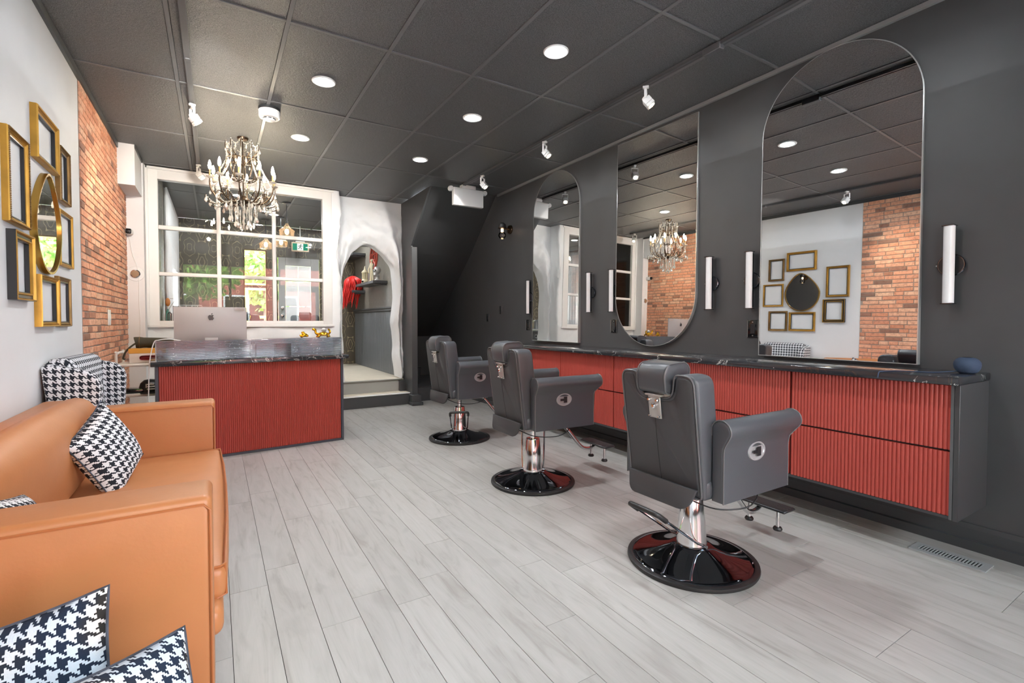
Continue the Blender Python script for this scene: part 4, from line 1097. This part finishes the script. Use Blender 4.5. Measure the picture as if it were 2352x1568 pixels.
# ================================================================== RECEPTION DESK
DX, DY, DA = -.43, 4.972, R(5.2)
t = thing('reception_desk', 'reception desk with red fluted front and black marble top', 'desk', (DX, DY, 0), DA)
DL = 1.548
B().box(0, DL, .018, .62, .0, .832).build('body', 'desk_frame', t, False)
b = B(); b.box(0, .022, 0, .02, 0, .832); b.box(DL - .024, DL, 0, .02, 0, .832); b.box(.022, DL - .024, 0, .02, 0, .022); b.build('front_frame', 'desk_frame', t, False)
flutes(DL - .048, .806, .0163, .006).build('fluted_front', 'red', t, True, 30, loc=(.023, .012, .023), weld=False)
B().rbox(-.03, DL + .05, -.035, .66, .834, .873, .004, 2).build('top', 'marble', t)
dtop = .873
def on_desk(x, y, z=dtop):
    return (DX + x * cos(DA) - y * sin(DA), DY + x * sin(DA) + y * cos(DA), z)
ps = thing('desk_screen', 'clear ribbed plastic screen standing along the front of the desk top', 'screen', on_desk(0, .02), DA)
B().box(.005, DL - .01, 0, .004, 0, .172).build('front_sheet', 'ribbed', ps, False)
B().box(.005, .009, 0, .28, 0, .172).build('side_sheet', 'ribbed', ps, False); B().box(DL - .014, DL - .01, 0, .28, 0, .172).build('side_sheet', 'ribbed', ps, False)
B().box(.85, DL - .01, 0, .22, .1725, .176).build('top_sheet', 'ribbed', ps, False)
rm = B(); rr = [(-.0045 * sin(pi * i / 6), .0045 * cos(pi * i / 6)) for i in range(7)]
rm.prism([(y, z) for y, z in rr], 'x', .005, DL - .01); rme = rm.mesh('rib', True); rme.materials.append(MT['rib'])
sm2 = B(); sm2.prism([(y, z) for y, z in rr], 'x', 0, .275); sme = sm2.mesh('rib', True); sme.materials.append(MT['rib'])
for i in range(13):
    z = .008 + i * .0131
    link('rib', rme, ps, (0, 0, z)); link('rib', sme, ps, (.004, 0.002, z), (0, 0, pi / 2))
for x in (.003, DL - .012): B().rbox(x, x + .008, -.003, .006, 0, .174, .001, 1).build('edge_strip', 'grey_plastic', ps)
# computer seen from behind
px, py, _ = on_desk(.435, .36)
t = thing('computer', 'silver desktop computer seen from behind on the desk', 'computer', (px, py, dtop), R(-1))
W2 = .292
rows = []
for k in range(15):
    v = k / 14
    rows.append([(W2 * (-1 + 2 * i / 20), -.004 - .030 * (max(0, 1 - abs(-1 + 2 * i / 20) ** 2.2)) * (max(0, 1 - abs(-1 + 2 * v) ** 2.2)), .085 + .388 * v) for i in range(21)])
b = B().grid(rows); b.box(-W2, W2, -.005, .006, .085, .473); b.build('screen_body', 'alu', t, weld=False)
B().box(-W2 + .008, W2 - .008, .0062, .0075, .15, .465).build('display', 'black_gloss', t)
b = B(); pr = [(-.037, .155), (-.044, .16), (-.075, .006), (-.10, .002), (-.10, 0), (.09, 0), (.09, .004), (-.06, .006)]
b.add([], []); b.prism([(-.035, .185), (-.043, .185), (-.092, .008), (-.10, 0), (.08, 0), (.08, .004), (-.078, .006)], 'x', -.052, .052); b.build('stand', 'alu', t)
# logo: flat plate on the back shell (apple with bite and leaf)
ol = [(.0, .335), (.08, .375), (.18, .40), (.29, .375), (.37, .31)]
ol += [(.29, .23), (.265, .12), (.29, .01), (.36, -.06), (.41, -.09), (.385, -.18), (.33, -.29), (.27, -.38), (.205, -.44), (.14, -.455), (.07, -.43), (0, -.415), (-.07, -.43), (-.14, -.455), (-.205, -.44),
       (-.27, -.38), (-.34, -.28), (-.39, -.16), (-.415, -.02), (-.405, .12), (-.36, .26), (-.28, .35), (-.18, .385), (-.09, .37)]
lf = [(.0, .43), (.01, .53), (.06, .61), (.13, .66), (.20, .68), (.205, .60), (.17, .52), (.10, .455)]
lg = B(); lg.prism([(x * .058, z * .058) for x, z in ol], 'y', -.0015, .0015); lg.prism([(x * .058, z * .058) for x, z in lf], 'y', -.0015, .0015)
lg.build('logo', 'logo', t, False, loc=(0, -.0350, .375))
B().box(-.03, .05, -.0012, .0012, -.011, .011).build('paper_tape', 'tape', t, loc=(.222, -.0155, .452), rot=(R(14), R(3), R(9)))
# bottle, gold ornaments, gold nuggets
bt = thing('bottle', 'clear bottle with white cap behind the ribbed desk screen', 'bottle', on_desk(.755, .18))
B().lathe([(0, 0), (.027, 0), (.03, .01), (.03, .11), (.014, .135), (.012, .15)], 20).build('body', 'globe', bt); B().lathe([(.014, .145), (.014, .17), (0, .172)], 16).build('cap', 'white_plastic', bt)
cp = B().rbox(-.07, .07, -.05, .05, 0, .12, .004, 1).build('card_box', 'black_gloss', loc=on_desk(1.03, .25), rot=(0, 0, DA)); tag(cp, 'dark blue-black box standing behind the ribbed screen', 'box')
g1 = thing('gold_nuggets', 'small heap of shiny gold nuggets on the screen shelf', 'ornament', on_desk(1.19, .10, dtop + .176))
rg = random.Random(4)
for i in range(16):
    a = rg.uniform(0, 2 * pi); q = rg.uniform(0, .042); z = .011 + (.045 - q) * rg.uniform(.2, 1.0)
    b = B().ball((0, 0, 0), (.016, .014, .013), 8, 6); b.v = [tuple(Vector(p) * (1 + .25 * noise.noise(Vector(p) * 90 + Vector((i, 0, 0))))) for p in b.v]
    b.build('nugget', 'gold_shine', g1, loc=(q * cos(a), q * sin(a) * .6, z))
g2 = thing('gold_figurine', 'shiny gold turtle-like figurine with a grey ball on its back', 'ornament', on_desk(1.38, .10, dtop + .176))
B().lathe([(0, .012), (.05, .016), (.056, .03), (.05, .042), (.03, .052), (0, .056)], 24).build('shell', 'gold_shine', g2)
B().lathe([(.053, .012), (.061, .018), (.058, .026)], 24).build('shell_rim', 'gold_dark', g2)
for a in (40, 140, 220, 320): B().tube([(.04 * cos(R(a)), .04 * sin(R(a)), .02), (.062 * cos(R(a)), .055 * sin(R(a)), .018), (.066 * cos(R(a)), .06 * sin(R(a)), .004)], [.012, .011, .013], 8).build('leg', 'gold_shine', g2)
hd = B(); hd.tube(smoothpath([(-.045, 0, .03), (-.07, 0, .045), (-.075, 0, .07), (-.085, 0, .08)], 4), [.013] * 4 + [.011] * 4 + [.013] * 5, 10); hd.ball((-.09, 0, .082), (.018, .013, .012), 10, 8); hd.build('head', 'gold_shine', g2)
B().tube(smoothpath([(.05, 0, .03), (.066, 0, .05), (.06, 0, .075), (.045, 0, .078)], 4), .009, 8).build('tail', 'gold_shine', g2)
tag(B().ball((.008, 0, .072), .024, 16, 10).build('ball', 'grey_plastic', g2), 'grey ball')
cd2 = B().tube(smoothpath([on_desk(.18, .03, 1.045), on_desk(.10, .0, 1.062), on_desk(.03, -.005, 1.055), on_desk(-.005, .0, 1.03), on_desk(-.035, .0, .87), on_desk(-.045, .02, .6), on_desk(-.05, .03, .25), on_desk(-.05, .04, .01)], 6), .004, 6).build('cord', 'white_plastic')
tag(cd2, 'white cord looped over the left end of desk screen hanging down', 'cord')

# ================================================================== WHITE CART WITH ITEMS
t = thing('utility_cart', 'white metal utility cart between brick wall and desk', 'cart', (-.645, 5.93, 0))
for x in (-.14, .19):
    B().tube(smoothpath([(x, -.2, .06), (x, -.2, .85), (x, -.17, .905), (x, .17, .905), (x, .2, .85), (x, .2, .06)], 5), .012, 8).build('side_frame', 'white_plastic', t)
for z in (.785, .50, .16):
    B().rbox(-.145, .20, -.2, .2, z, z + .025, .006, 1).build('shelf', 'white_plastic', t)
for x in (-.14, .19):
    for y in (-.2, .2): B().lathe([(0, -.012), (.028, -.012), (.03, 0), (.028, .012), (0, .012)], 16, (x, y, .03), 'x').build('wheel', 'rubber', t)
def item(name, label, cat, b, mat, loc, rotz=0, **kw):
    o = b.build(name, mat, loc=loc, rot=(0, 0, rotz), **kw); return tag(o, label, cat)
CZ = .811
pn = thing('red_tray', 'white card with dark red rounded shape on the cart top shelf', 'box', (-.57, 5.91, CZ))
B().rbox(-.13, .13, -.1, .1, 0, .092, .008, 2).build('carton', plain('pale_carton', (222, 214, 208), .6), pn)
B().rbox(-.05, .135, -.105, -.095, .03, .072, .02, 4).build('red_panel', 'dark_red', pn)
item('card_box', 'flat amber cardboard box under the dark olive bag', 'box', B().rbox(-.14, .15, -.09, .09, 0, .045, .003, 1), 'amber_box', (-.57, 5.91, CZ + .093), R(4))
bg2 = thing('bag', 'dark olive rolled cloth bag on the amber box', 'bag', (-.50, 5.93, CZ + .139))
b = B().tube(smoothpath([(-.16, 0, .055), (-.14, 0, .055), (0, 0, .05), (.2, 0, .04), (.3, 0, .036)], 5), [.04] + [.054] * 6 + [.05] * 6 + [.045] * 4 + [.038] * 4, 16); b.build('body', 'olive', bg2)
B().tube(smoothpath([(-.14, -.03, .06), (-.19, -.05, .02), (-.23, -.06, -.03), (-.25, -.06, -.09), (-.235, -.06, -.1)], 5), .009, 6).build('strap', 'olive', bg2)
B().tube([(-.128, .056 * cos(a), .055 + .056 * sin(a)) for a in [2 * pi * i / 20 for i in range(20)]], .002, 5, True).build('zip', 'gold_dark', bg2)
cpn = thing('cap', 'black cap with white lettering on the cart lower shelf', 'cap', (-.545, 5.87, .526))
B().lathe([(.09, 0), (.092, .04), (.08, .085), (.05, .115), (0, .125)], 24).build('crown', 'black_plastic', cpn)
b = B(); b.prism(rounded([(-.07, -.05), (-.07, -.15), (.05, -.17), (.08, -.05)], .03), 'z', .0, .006); b.build('brim', 'black_plastic', cpn)
b = B()
for z, x0, x1 in ((.075, -.03, .035), (.055, -.03, .05), (.03, -.02, .055)): b.box(x0, x1, -.094, -.088, z, z + .009)
b.box(-.03, -.02, -.094, -.088, .05, .085); tag(b.build('letter_bars', 'white_plastic', cpn, False), 'white lettering')
item('camera_case', 'flat black pointed case lying left of the black cap', 'case', prism_bevel(rounded([(-.11, 0), (-.05, .045), (.08, .04), (.09, .0)], .008), 'y', -.07, .07, .006, 2), 'black_gloss', (-.68, 5.86, .527))

# ================================================================== CHANDELIER
ch = thing('chandelier', 'dark bronze crystal chandelier with candle bulbs above the desk', 'chandelier', (.252, 5.42, ZC)); ch.scale = (.93, .93, 1.0)
B().lathe([(0, 0), (.055, 0), (.05, -.02), (.012, -.035), (0, -.035)], 20).build('canopy', 'bronze', ch)
B().tube([(0, 0, -.02), (0, 0, -.62)], .007, 8).build('stem', 'bronze', ch)
B().lathe([(0, -.55), (.03, -.56), (.055, -.585), (.06, -.6), (.05, -.62), (.02, -.645), (0, -.66)], 24).build('hub', 'bronze', ch)
def ringt(r, z, rad, name): B().tube([(r * cos(2 * pi * i / 40), r * sin(2 * pi * i / 40), z) for i in range(40)], rad, 6, True).build(name, 'bronze', ch)
ringt(.15, -.215, .004, 'crown_ring'); ringt(.16, -.625, .004, 'lower_ring')
NA = 10
arm_me = B().tube([p for p in bez((.05, 0, -.6), (.15, 0, -.70), (.33, 0, -.60), (.30, 0, -.435), 16)], .0065, 8)
arm_me.tube(bez((.10, 0, -.645), (.19, 0, -.53), (.26, 0, -.50), (.225, 0, -.59), 10), .0045, 6)
arm_me.tube(bez((.225, 0, -.59), (.20, 0, -.63), (.17, 0, -.60), (.19, 0, -.57), 8), .004, 6)
arm_me.tube(bez((.17, 0, -.645), (.26, 0, -.70), (.37, 0, -.66), (.335, 0, -.59), 10), .0045, 6)
arm_me = arm_me.mesh('arm'); arm_me.materials.append(MT['bronze'])
cup = B().lathe([(0, -.438), (.014, -.436), (.034, -.424), (.036, -.42), (.012, -.424)], 16, (.30, 0, 0)).mesh('drip_cup'); cup.materials.append(MT['crystal'])
can = B().lathe([(.0085, -.43), (.0085, -.355), (0, -.355)], 10, (.30, 0, 0)).mesh('candle'); can.materials.append(MT['gold_dark'])
blb = B().lathe([(.006, -.355), (.013, -.34), (.0155, -.322), (.012, -.298), (.004, -.272), (0, -.268)], 12, (.30, 0, 0)).mesh('bulb'); blb.materials.append(MT['bulb'])
bead = None
def drop_mesh(sc=1.0):
    b = B().lathe([(0, 0), (.003, -.002), (.0035, -.008), (.002, -.010), (.0045, -.014), (.0125, -.034), (.010, -.044), (0, -.054)], 6)
    b.v = [(x * sc, y * sc * .7, z * sc) for x, y, z in b.v]; me = b.mesh('crystal_drop', False); me.materials.append(MT['crystal']); return me
dsm, dlg = drop_mesh(1.0), drop_mesh(1.35)
def chain_mesh(p0, p1, sag, n, r=.0072):
    b = B()
    for i in range(n + 1):
        u = i / n; p = Vector(p0).lerp(Vector(p1), u); p.z -= sag * 4 * u * (1 - u); b.ball(p, r, 6, 4)
    me = b.mesh('bead_chain', False); me.materials.append(MT['crystal']); return me
def rad(r, a, z): return (r * cos(a), r * sin(a), z)
DA1 = 2 * pi / NA
ch1 = chain_mesh(rad(.30, 0, -.44), rad(.30, DA1, -.44), .075, 13)
ch2 = chain_mesh(rad(.15, 0, -.22), rad(.27, 0, -.43), .02, 18)
ch3 = chain_mesh(rad(.335, 0, -.60), rad(.16, 0, -.63), .05, 12)
crown_arm = B().tube(bez((.012, 0, -.27), (.09, 0, -.15), (.19, 0, -.17), (.155, 0, -.05), 12), .0045, 6)
crown_arm.tube(bez((.012, 0, -.40), (.10, 0, -.47), (.20, 0, -.33), (.15, 0, -.215), 12), .0045, 6); crown_arm.tube(bez((.15, 0, -.215), (.10, 0, -.15), (.06, 0, -.24), (.10, 0, -.25), 10), .004, 6)
crown_arm = crown_arm.mesh('crown_scroll'); crown_arm.materials.append(MT['bronze'])
ch4 = chain_mesh(rad(.155, 0, -.05), rad(.155, DA1, -.05), .045, 7)
ch5 = chain_mesh(rad(.155, 0, -.05), rad(.15, 0, -.215), .0, 11)
for k in range(NA):
    a = k * DA1 + .15
    ar = link('arm', arm_me, ch, rot=(0, 0, a))
    for nme, me in (('drip_cup', cup), ('candle', can), ('bulb', blb)): link(nme, me, ar)
    for me in (ch1, ch2, ch3, ch4, ch5): link('bead_chain', me, ch, rot=(0, 0, a))
    link('crown_scroll', crown_arm, ch, rot=(0, 0, a))
    for r, z, me, da in ((.335, -.595, dlg, 0), (.30, -.52, dsm, DA1 / 2), (.25, -.645, dlg, DA1 / 2), (.16, -.63, dlg, 0), (.155, -.09, dsm, DA1 / 2), (.15, -.22, dsm, DA1 / 2), (.20, -.43, dsm, DA1 / 3)):
        link('crystal_drop', me, ch, rad(r, a + da, z), (0, 0, a + da))
vb = chain_mesh((0, 0, 0), (0, 0, -.11), 0, 9)
for r, z, m in ((.125, -.63, 12), (.075, -.68, 8), (.03, -.70, 4)):
    for i in range(m):
        a = 2 * pi * i / m; link('bead_chain', vb, ch, rad(r, a, z)); link('crystal_drop', dlg, ch, rad(r, a, z - .115), (0, 0, a))

# ================================================================== BACK ROOM THINGS
p0 = thing('pendant_lamp', 'clear glass pendant lamp behind the inner window, nearest hanging one', 'pendant lamp', (.94, 8.02, ZC), 0, 'clear glass pendants in the back room')
B().lathe([(0, 0), (.06, -.002), (.065, -.012), (.03, -.022), (0, -.022)], 24).build('canopy', 'black_plastic', p0)
B().tube([(0, 0, -.02), (0, 0, -.27)], .006, 8).build('rod', 'black_plastic', p0)
B().lathe([(0, -.26), (.018, -.265), (.02, -.31), (0, -.31)], 14).build('socket', 'black_plastic', p0)
B().lathe([(.018, -.29), (.024, -.33), (.06, -.375), (.10, -.405), (.112, -.42), (.104, -.435), (.098, -.50), (.07, -.515)], 28).build('shade', 'shade', p0)
B().ball((0, 0, -.43), (.03, .03, .045), 12, 8).build('bulb', 'bulb_soft', p0)
dup(p0, (.98, 9.15, ZC), None, 'clear glass pendant lamp behind the inner window, middle one left of exit sign')
dup(p0, (.78, 9.55, ZC), None, 'clear glass pendant lamp behind the inner window, farthest and half hidden')
t = thing('exit_sign', 'green running-man exit sign hanging in the back room', 'sign', (1.38, 9.85, 2.60), R(-8))
B().rbox(-.15, .15, -.03, .03, -.085, .09, .012, 2).build('housing', plain('beige_sign_body', (202, 184, 156), .5), t)
for x0, x1 in ((-.128, -.052), (.052, .128)): B().box(x0, x1, -.0335, -.031, -.062, .062).build('green_panel', 'green_sign', t)
B().box(-.052, .052, -.0335, -.031, -.062, .062).build('white_panel', 'white_sign', t)
m = B(); m.lathe([(0, -.002), (.0105, -.002), (.0105, .002), (0, .002)], 16, (.012, 0, .043), 'y')
def limb(p, q, r0=.006, r1=.005):
    d = Vector((q[0] - p[0], q[1] - p[1])); n2 = Vector((-d.y, d.x)).normalized()
    m.prism([(p[0] + n2.x * r0, p[1] + n2.y * r0), (q[0] + n2.x * r1, q[1] + n2.y * r1), (q[0] - n2.x * r1, q[1] - n2.y * r1), (p[0] - n2.x * r0, p[1] - n2.y * r0)], 'y', -.002, .002)
limb((.008, .03), (-.006, -.01), .010, .008); limb((.008, .026), (-.022, .02)); limb((-.022, .02), (-.032, .004)); limb((.008, .026), (.026, .012)); limb((.026, .012), (.040, .020))
limb((-.004, -.01), (.020, -.016)); limb((.020, -.016), (.016, -.046)); limb((-.006, -.01), (-.018, -.030)); limb((-.018, -.030), (-.044, -.034))
m.build('running_figure', 'dark_green', t, False, loc=(0, -.035, 0), weld=False)
B().rbox(-.08, .08, -.02, .02, .09, .11, .004, 1).build('mount', 'white_plastic', t)
B().cyl((0, 0, .11), (0, 0, .39), .009, n=8).build('drop_rod', 'white_plastic', t)
B().lathe([(0, -.03), (.026, -.026), (.03, .01), (0, .012)], 14, (.175, 0, .05), 'y').build('lamp_knob', 'white_plastic', t)
t = thing('security_camera', 'white bullet security camera right of the green exit sign', 'camera', (1.78, 9.8, ZC), R(30))
B().cyl((0, 0, 0), (0, 0, -.24), .012, n=8).build('stem', 'white_plastic', t); B().cyl((-.07, -.03, -.25), (.07, .04, -.30), .032, n=14).build('body', 'white_plastic', t); B().cyl((.07, .04, -.30), (.074, .042, -.302), .024, n=12).build('lens', 'black_gloss', t)
for y, lb in ((8.62, 'white vertical light bar on the curtain wall, nearer one'), (9.1, 'white vertical light bar on the curtain wall, farther one')):
    t = thing('light_bar', lb, 'light bar', (-.505, y, 1.62), 0, 'vertical light bars in the back room')
    B().rbox(-.02, -.004, -.03, .03, -.36, .36, .003, 1).build('bar_back', 'white_plastic', t); B().rbox(-.005, .02, -.026, .026, -.35, .35, .008, 2).build('tube', 'led_bar', t)
    B().box(-.05, -.02, -.012, .012, -.02, .02).build('bracket', 'white_plastic', t)
# counter behind the window
t = thing('side_counter', 'dark narrow counter behind the inner window', 'counter', (-.12, 7.45, ZP))
B().rbox(-.42, .62, -.3, .25, .83, .865, .004, 1).build('top', 'black_trim', t)
for x in (-.38, .58): B().box(x - .02, x + .02, -.28, .22, 0, .83).build('side', 'black_trim', t)
BZ = ZP + .866
t = thing('file_rack', 'white wire rack holding lilac folders behind the inner window', 'rack', (-.27, 7.45, BZ))
b = B()
for z in (.04, .20):
    b.tube([(-.1, -.08, z), (.13, -.08, z), (.13, .08, z), (-.1, .08, z)], .003, 5, True)
for x in (-.1, -.04, .02, .08, .13):
    for y in (-.08, .08): b.tube([(x, y, 0), (x, y, .2)], .0022, 5)
b.build('wire_frame', 'white_plastic', t)
for i, y in enumerate((-.05, -.01, .03)): B().box(-.085, .118, y, y + .012, .005, .178 - i * .006).build('folder', 'purple', t, False)
item('binder', 'black upright binder left of the lilac folders', 'binder', B().rbox(-.03, .03, -.1, .1, 0, .19, .004, 1), 'black_plastic', (-.415, 7.45, BZ))
def bottle(x, y, h, r, mat, lb, cap='white_plastic'):
    t = thing('bottle', lb, 'bottle', (x, y, BZ), 0, 'bottles behind the inner window')
    B().lathe([(0, 0), (r, 0), (r, h * .7), (r * .4, h * .82), (r * .38, h * .9)], 16).build('body', mat, t); B().lathe([(r * .45, h * .88), (r * .45, h), (0, h)], 12).build('cap', cap, t)
bottle(-.475, 7.3, .13, .022, 'globe', 'small clear bottle at left behind the inner window, nearest glass'); bottle(-.50, 7.42, .17, .022, 'teal', 'teal bottle at far left behind the inner window'); bottle(-.455, 7.37, .10, .02, 'white_plastic', 'short white bottle behind the inner window beside the binder')
t = thing('desk_lamp', 'orange shaded lamp with white bent arm at left inside window', 'lamp', (-.505, 7.56, BZ))
B().lathe([(0, 0), (.03, 0), (.03, .012), (0, .014)], 16).build('base', 'white_plastic', t); B().tube(smoothpath([(0, 0, .01), (.01, 0, .15), (.07, 0, .27), (.02, 0, .29)], 5), .005, 6).build('arm', 'white_plastic', t)
B().ball((-.005, 0, .24), (.028, .028, .055), 14, 10).build('shade', 'orange', t)
# arch room shelves and ornaments
def shelf(y0, y1, z, label, dep=.24):
    t = thing('wall_shelf', label, 'shelf', (2.45, (y0 + y1) / 2, z), 0, 'dark shelves beyond the arch')
    B().rbox(-dep, 0, -(y1 - y0) / 2, (y1 - y0) / 2, -.045, 0, .003, 1).build('board', 'black_trim', t)
    B().rbox(-dep + .02, -.0, -(y1 - y0) / 2 + .05, -(y1 - y0) / 2 + .07, -.07, -.045, .002, 1).build('cleat', 'black_trim', t); return t
shelf(7.95, 9.1, 1.885, 'dark wall shelf beyond the arch holding the skull and cream ornaments')
shelf(9.35, 10.05, 1.80, 'dark wall shelf beyond the arch under the red wig')
shelf(7.95, 9.0, 2.62, 'dark wall shelf at top of the arch opening')
shelf(9.3, 10.05, 2.50, 'dark upper wall shelf at left inside the arch')
SZ = 1.886
t = thing('skull_bust', 'silver skull bust at right end of the arch shelf', 'ornament', (2.33, 8.12, SZ), R(200))
B().lathe([(0, 0), (.045, 0), (.048, .02), (.028, .035), (.024, .07), (.034, .085), (.03, .10)], 18).build('pedestal', 'steel', t)
b = B().ball((0, 0, .185), (.062, .052, .062), 18, 12); b.rbox(.01, .06, -.03, .03, .095, .145, .012, 2); b.build('skull', 'steel', t, weld=False)
for s in (-1, 1): B().ball((.052, s * .022, .175), (.012, .014, .013), 10, 6).build('eye_socket', 'black_plastic', t)
B().ball((.062, 0, .152), (.006, .007, .01), 8, 6).build('nose_hole', 'black_plastic', t)
t = thing('figurine', 'tall slim cream figurine in middle of the arch shelf', 'ornament', (2.30, 8.36, SZ), R(200))
B().lathe([(0, 0), (.055, 0), (.055, .015), (.04, .02)], 16).build('base', 'cream', t)
b = B()
for s in (-1, 1): b.tube([(0, s * .035, .01), (0, s * .022, .16), (0, s * .01, .24)], [.014, .012, .016], 8)
b.tube([(0, 0, .23), (.0, 0, .30), (0, 0, .335)], [.026, .03, .014], 10); b.build('body', 'cream', t); B().ball((0, 0, .365), (.022, .02, .027), 12, 8).build('head', 'cream', t)
b = B(); b.tube([(0, .03, .31), (.03, .045, .22), (.035, .03, .15)], .009, 6); b.tube([(0, -.03, .31), (.03, -.045, .22), (.035, -.03, .15)], .009, 6); b.build('arms', 'cream', t)
t = thing('lantern', 'short cream lantern ornament at left of the arch shelf', 'ornament', (2.28, 8.72, SZ))
B().lathe([(0, 0), (.06, 0), (.06, .05), (.052, .06), (.052, .075), (.0, .075)], 16).build('base', 'cream', t)
for k in range(6): B().cyl((.042 * cos(k * pi / 3), .042 * sin(k * pi / 3), .07), (.042 * cos(k * pi / 3), .042 * sin(k * pi / 3), .19), .009, n=8).build('pillar', 'cream', t)
B().lathe([(.06, .185), (.058, .20), (.035, .225), (.02, .24), (.006, .30), (0, .31)], 16).build('roof', 'cream', t); B().ball((0, 0, .03), .02, 8, 6).build('door', 'black_plastic', t, loc=(-.05, -.035, 0))
t = thing('wig_head', 'mannequin head wearing a long bright red wig on the lower left shelf', 'wig', (2.27, 9.55, 1.801))
b = B().lathe([(0, 0), (.05, 0), (.04, .03), (.04, .09)], 14); b.ball((0, 0, .16), (.075, .085, .10), 14, 10); b.build('head', 'cream', t, weld=False)
rw = random.Random(8); b = B()
for k in range(150):
    a = rw.uniform(0, 2 * pi); top = Vector((.03 * cos(a), .03 * sin(a), .27)); r = rw.uniform(.10, .15); L = rw.uniform(.15, .46) if cos(a - 3.6) > -.2 else rw.uniform(.05, .25)
    b.tube(smoothpath([top, (r * cos(a), r * sin(a), .2), ((r + .02) * cos(a + .2), (r + .02) * sin(a + .2), .08), ((r + .01) * cos(a + .1) - .05, r * sin(a + .1), .1 - L)], 4), [.010] * 8 + [.007] * 4 + [.003], 5)
stuff(b.build('wig_hair', 'wig', t))
t = thing('wall_emblem', 'round red wooden star emblem on the wall beyond the arch', 'emblem', (2.44, 8.72, 2.36))
B().tube([(0, .2 * cos(2 * pi * i / 48), .2 * sin(2 * pi * i / 48)) for i in range(48)], .02, 8, True).build('ring', 'penta', t)
for k in range(5):
    a0, a1 = pi / 2 + k * 4 * pi / 5, pi / 2 + (k + 1) * 4 * pi / 5
    B().tube([(0, .19 * cos(a0), .19 * sin(a0)), (0, .19 * cos(a1), .19 * sin(a1))], .012, 6).build('star_bar', 'penta', t)
# things in the dark under-stair recess
t = thing('bin', 'dark bin standing in the under-stair recess', 'bin', (2.66, 7.35, .22))
B().lathe([(.10, 0), (.13, .26), (.134, .265), (.125, .262), (.097, .01), (0, .01)], 24).build('body', 'black_trim', t); B().lathe([(.128, .265), (.137, .268), (.135, .275), (.12, .275)], 24).build('rim', 'black_plastic', t)
t = thing('broom', 'dark broom handle leaning in the under-stair recess', 'broom', (2.72, 7.62, .22))
B().tube([(0, 0, .03), (.06, .12, .62)], .014, 8).build('handle', 'grid', t); B().rbox(-.12, .12, -.03, .03, 0, .06, .01, 2).build('head', 'black_plastic', t); B().ball((.06, .12, .62), .02, 10, 6).build('grip', 'grid', t)
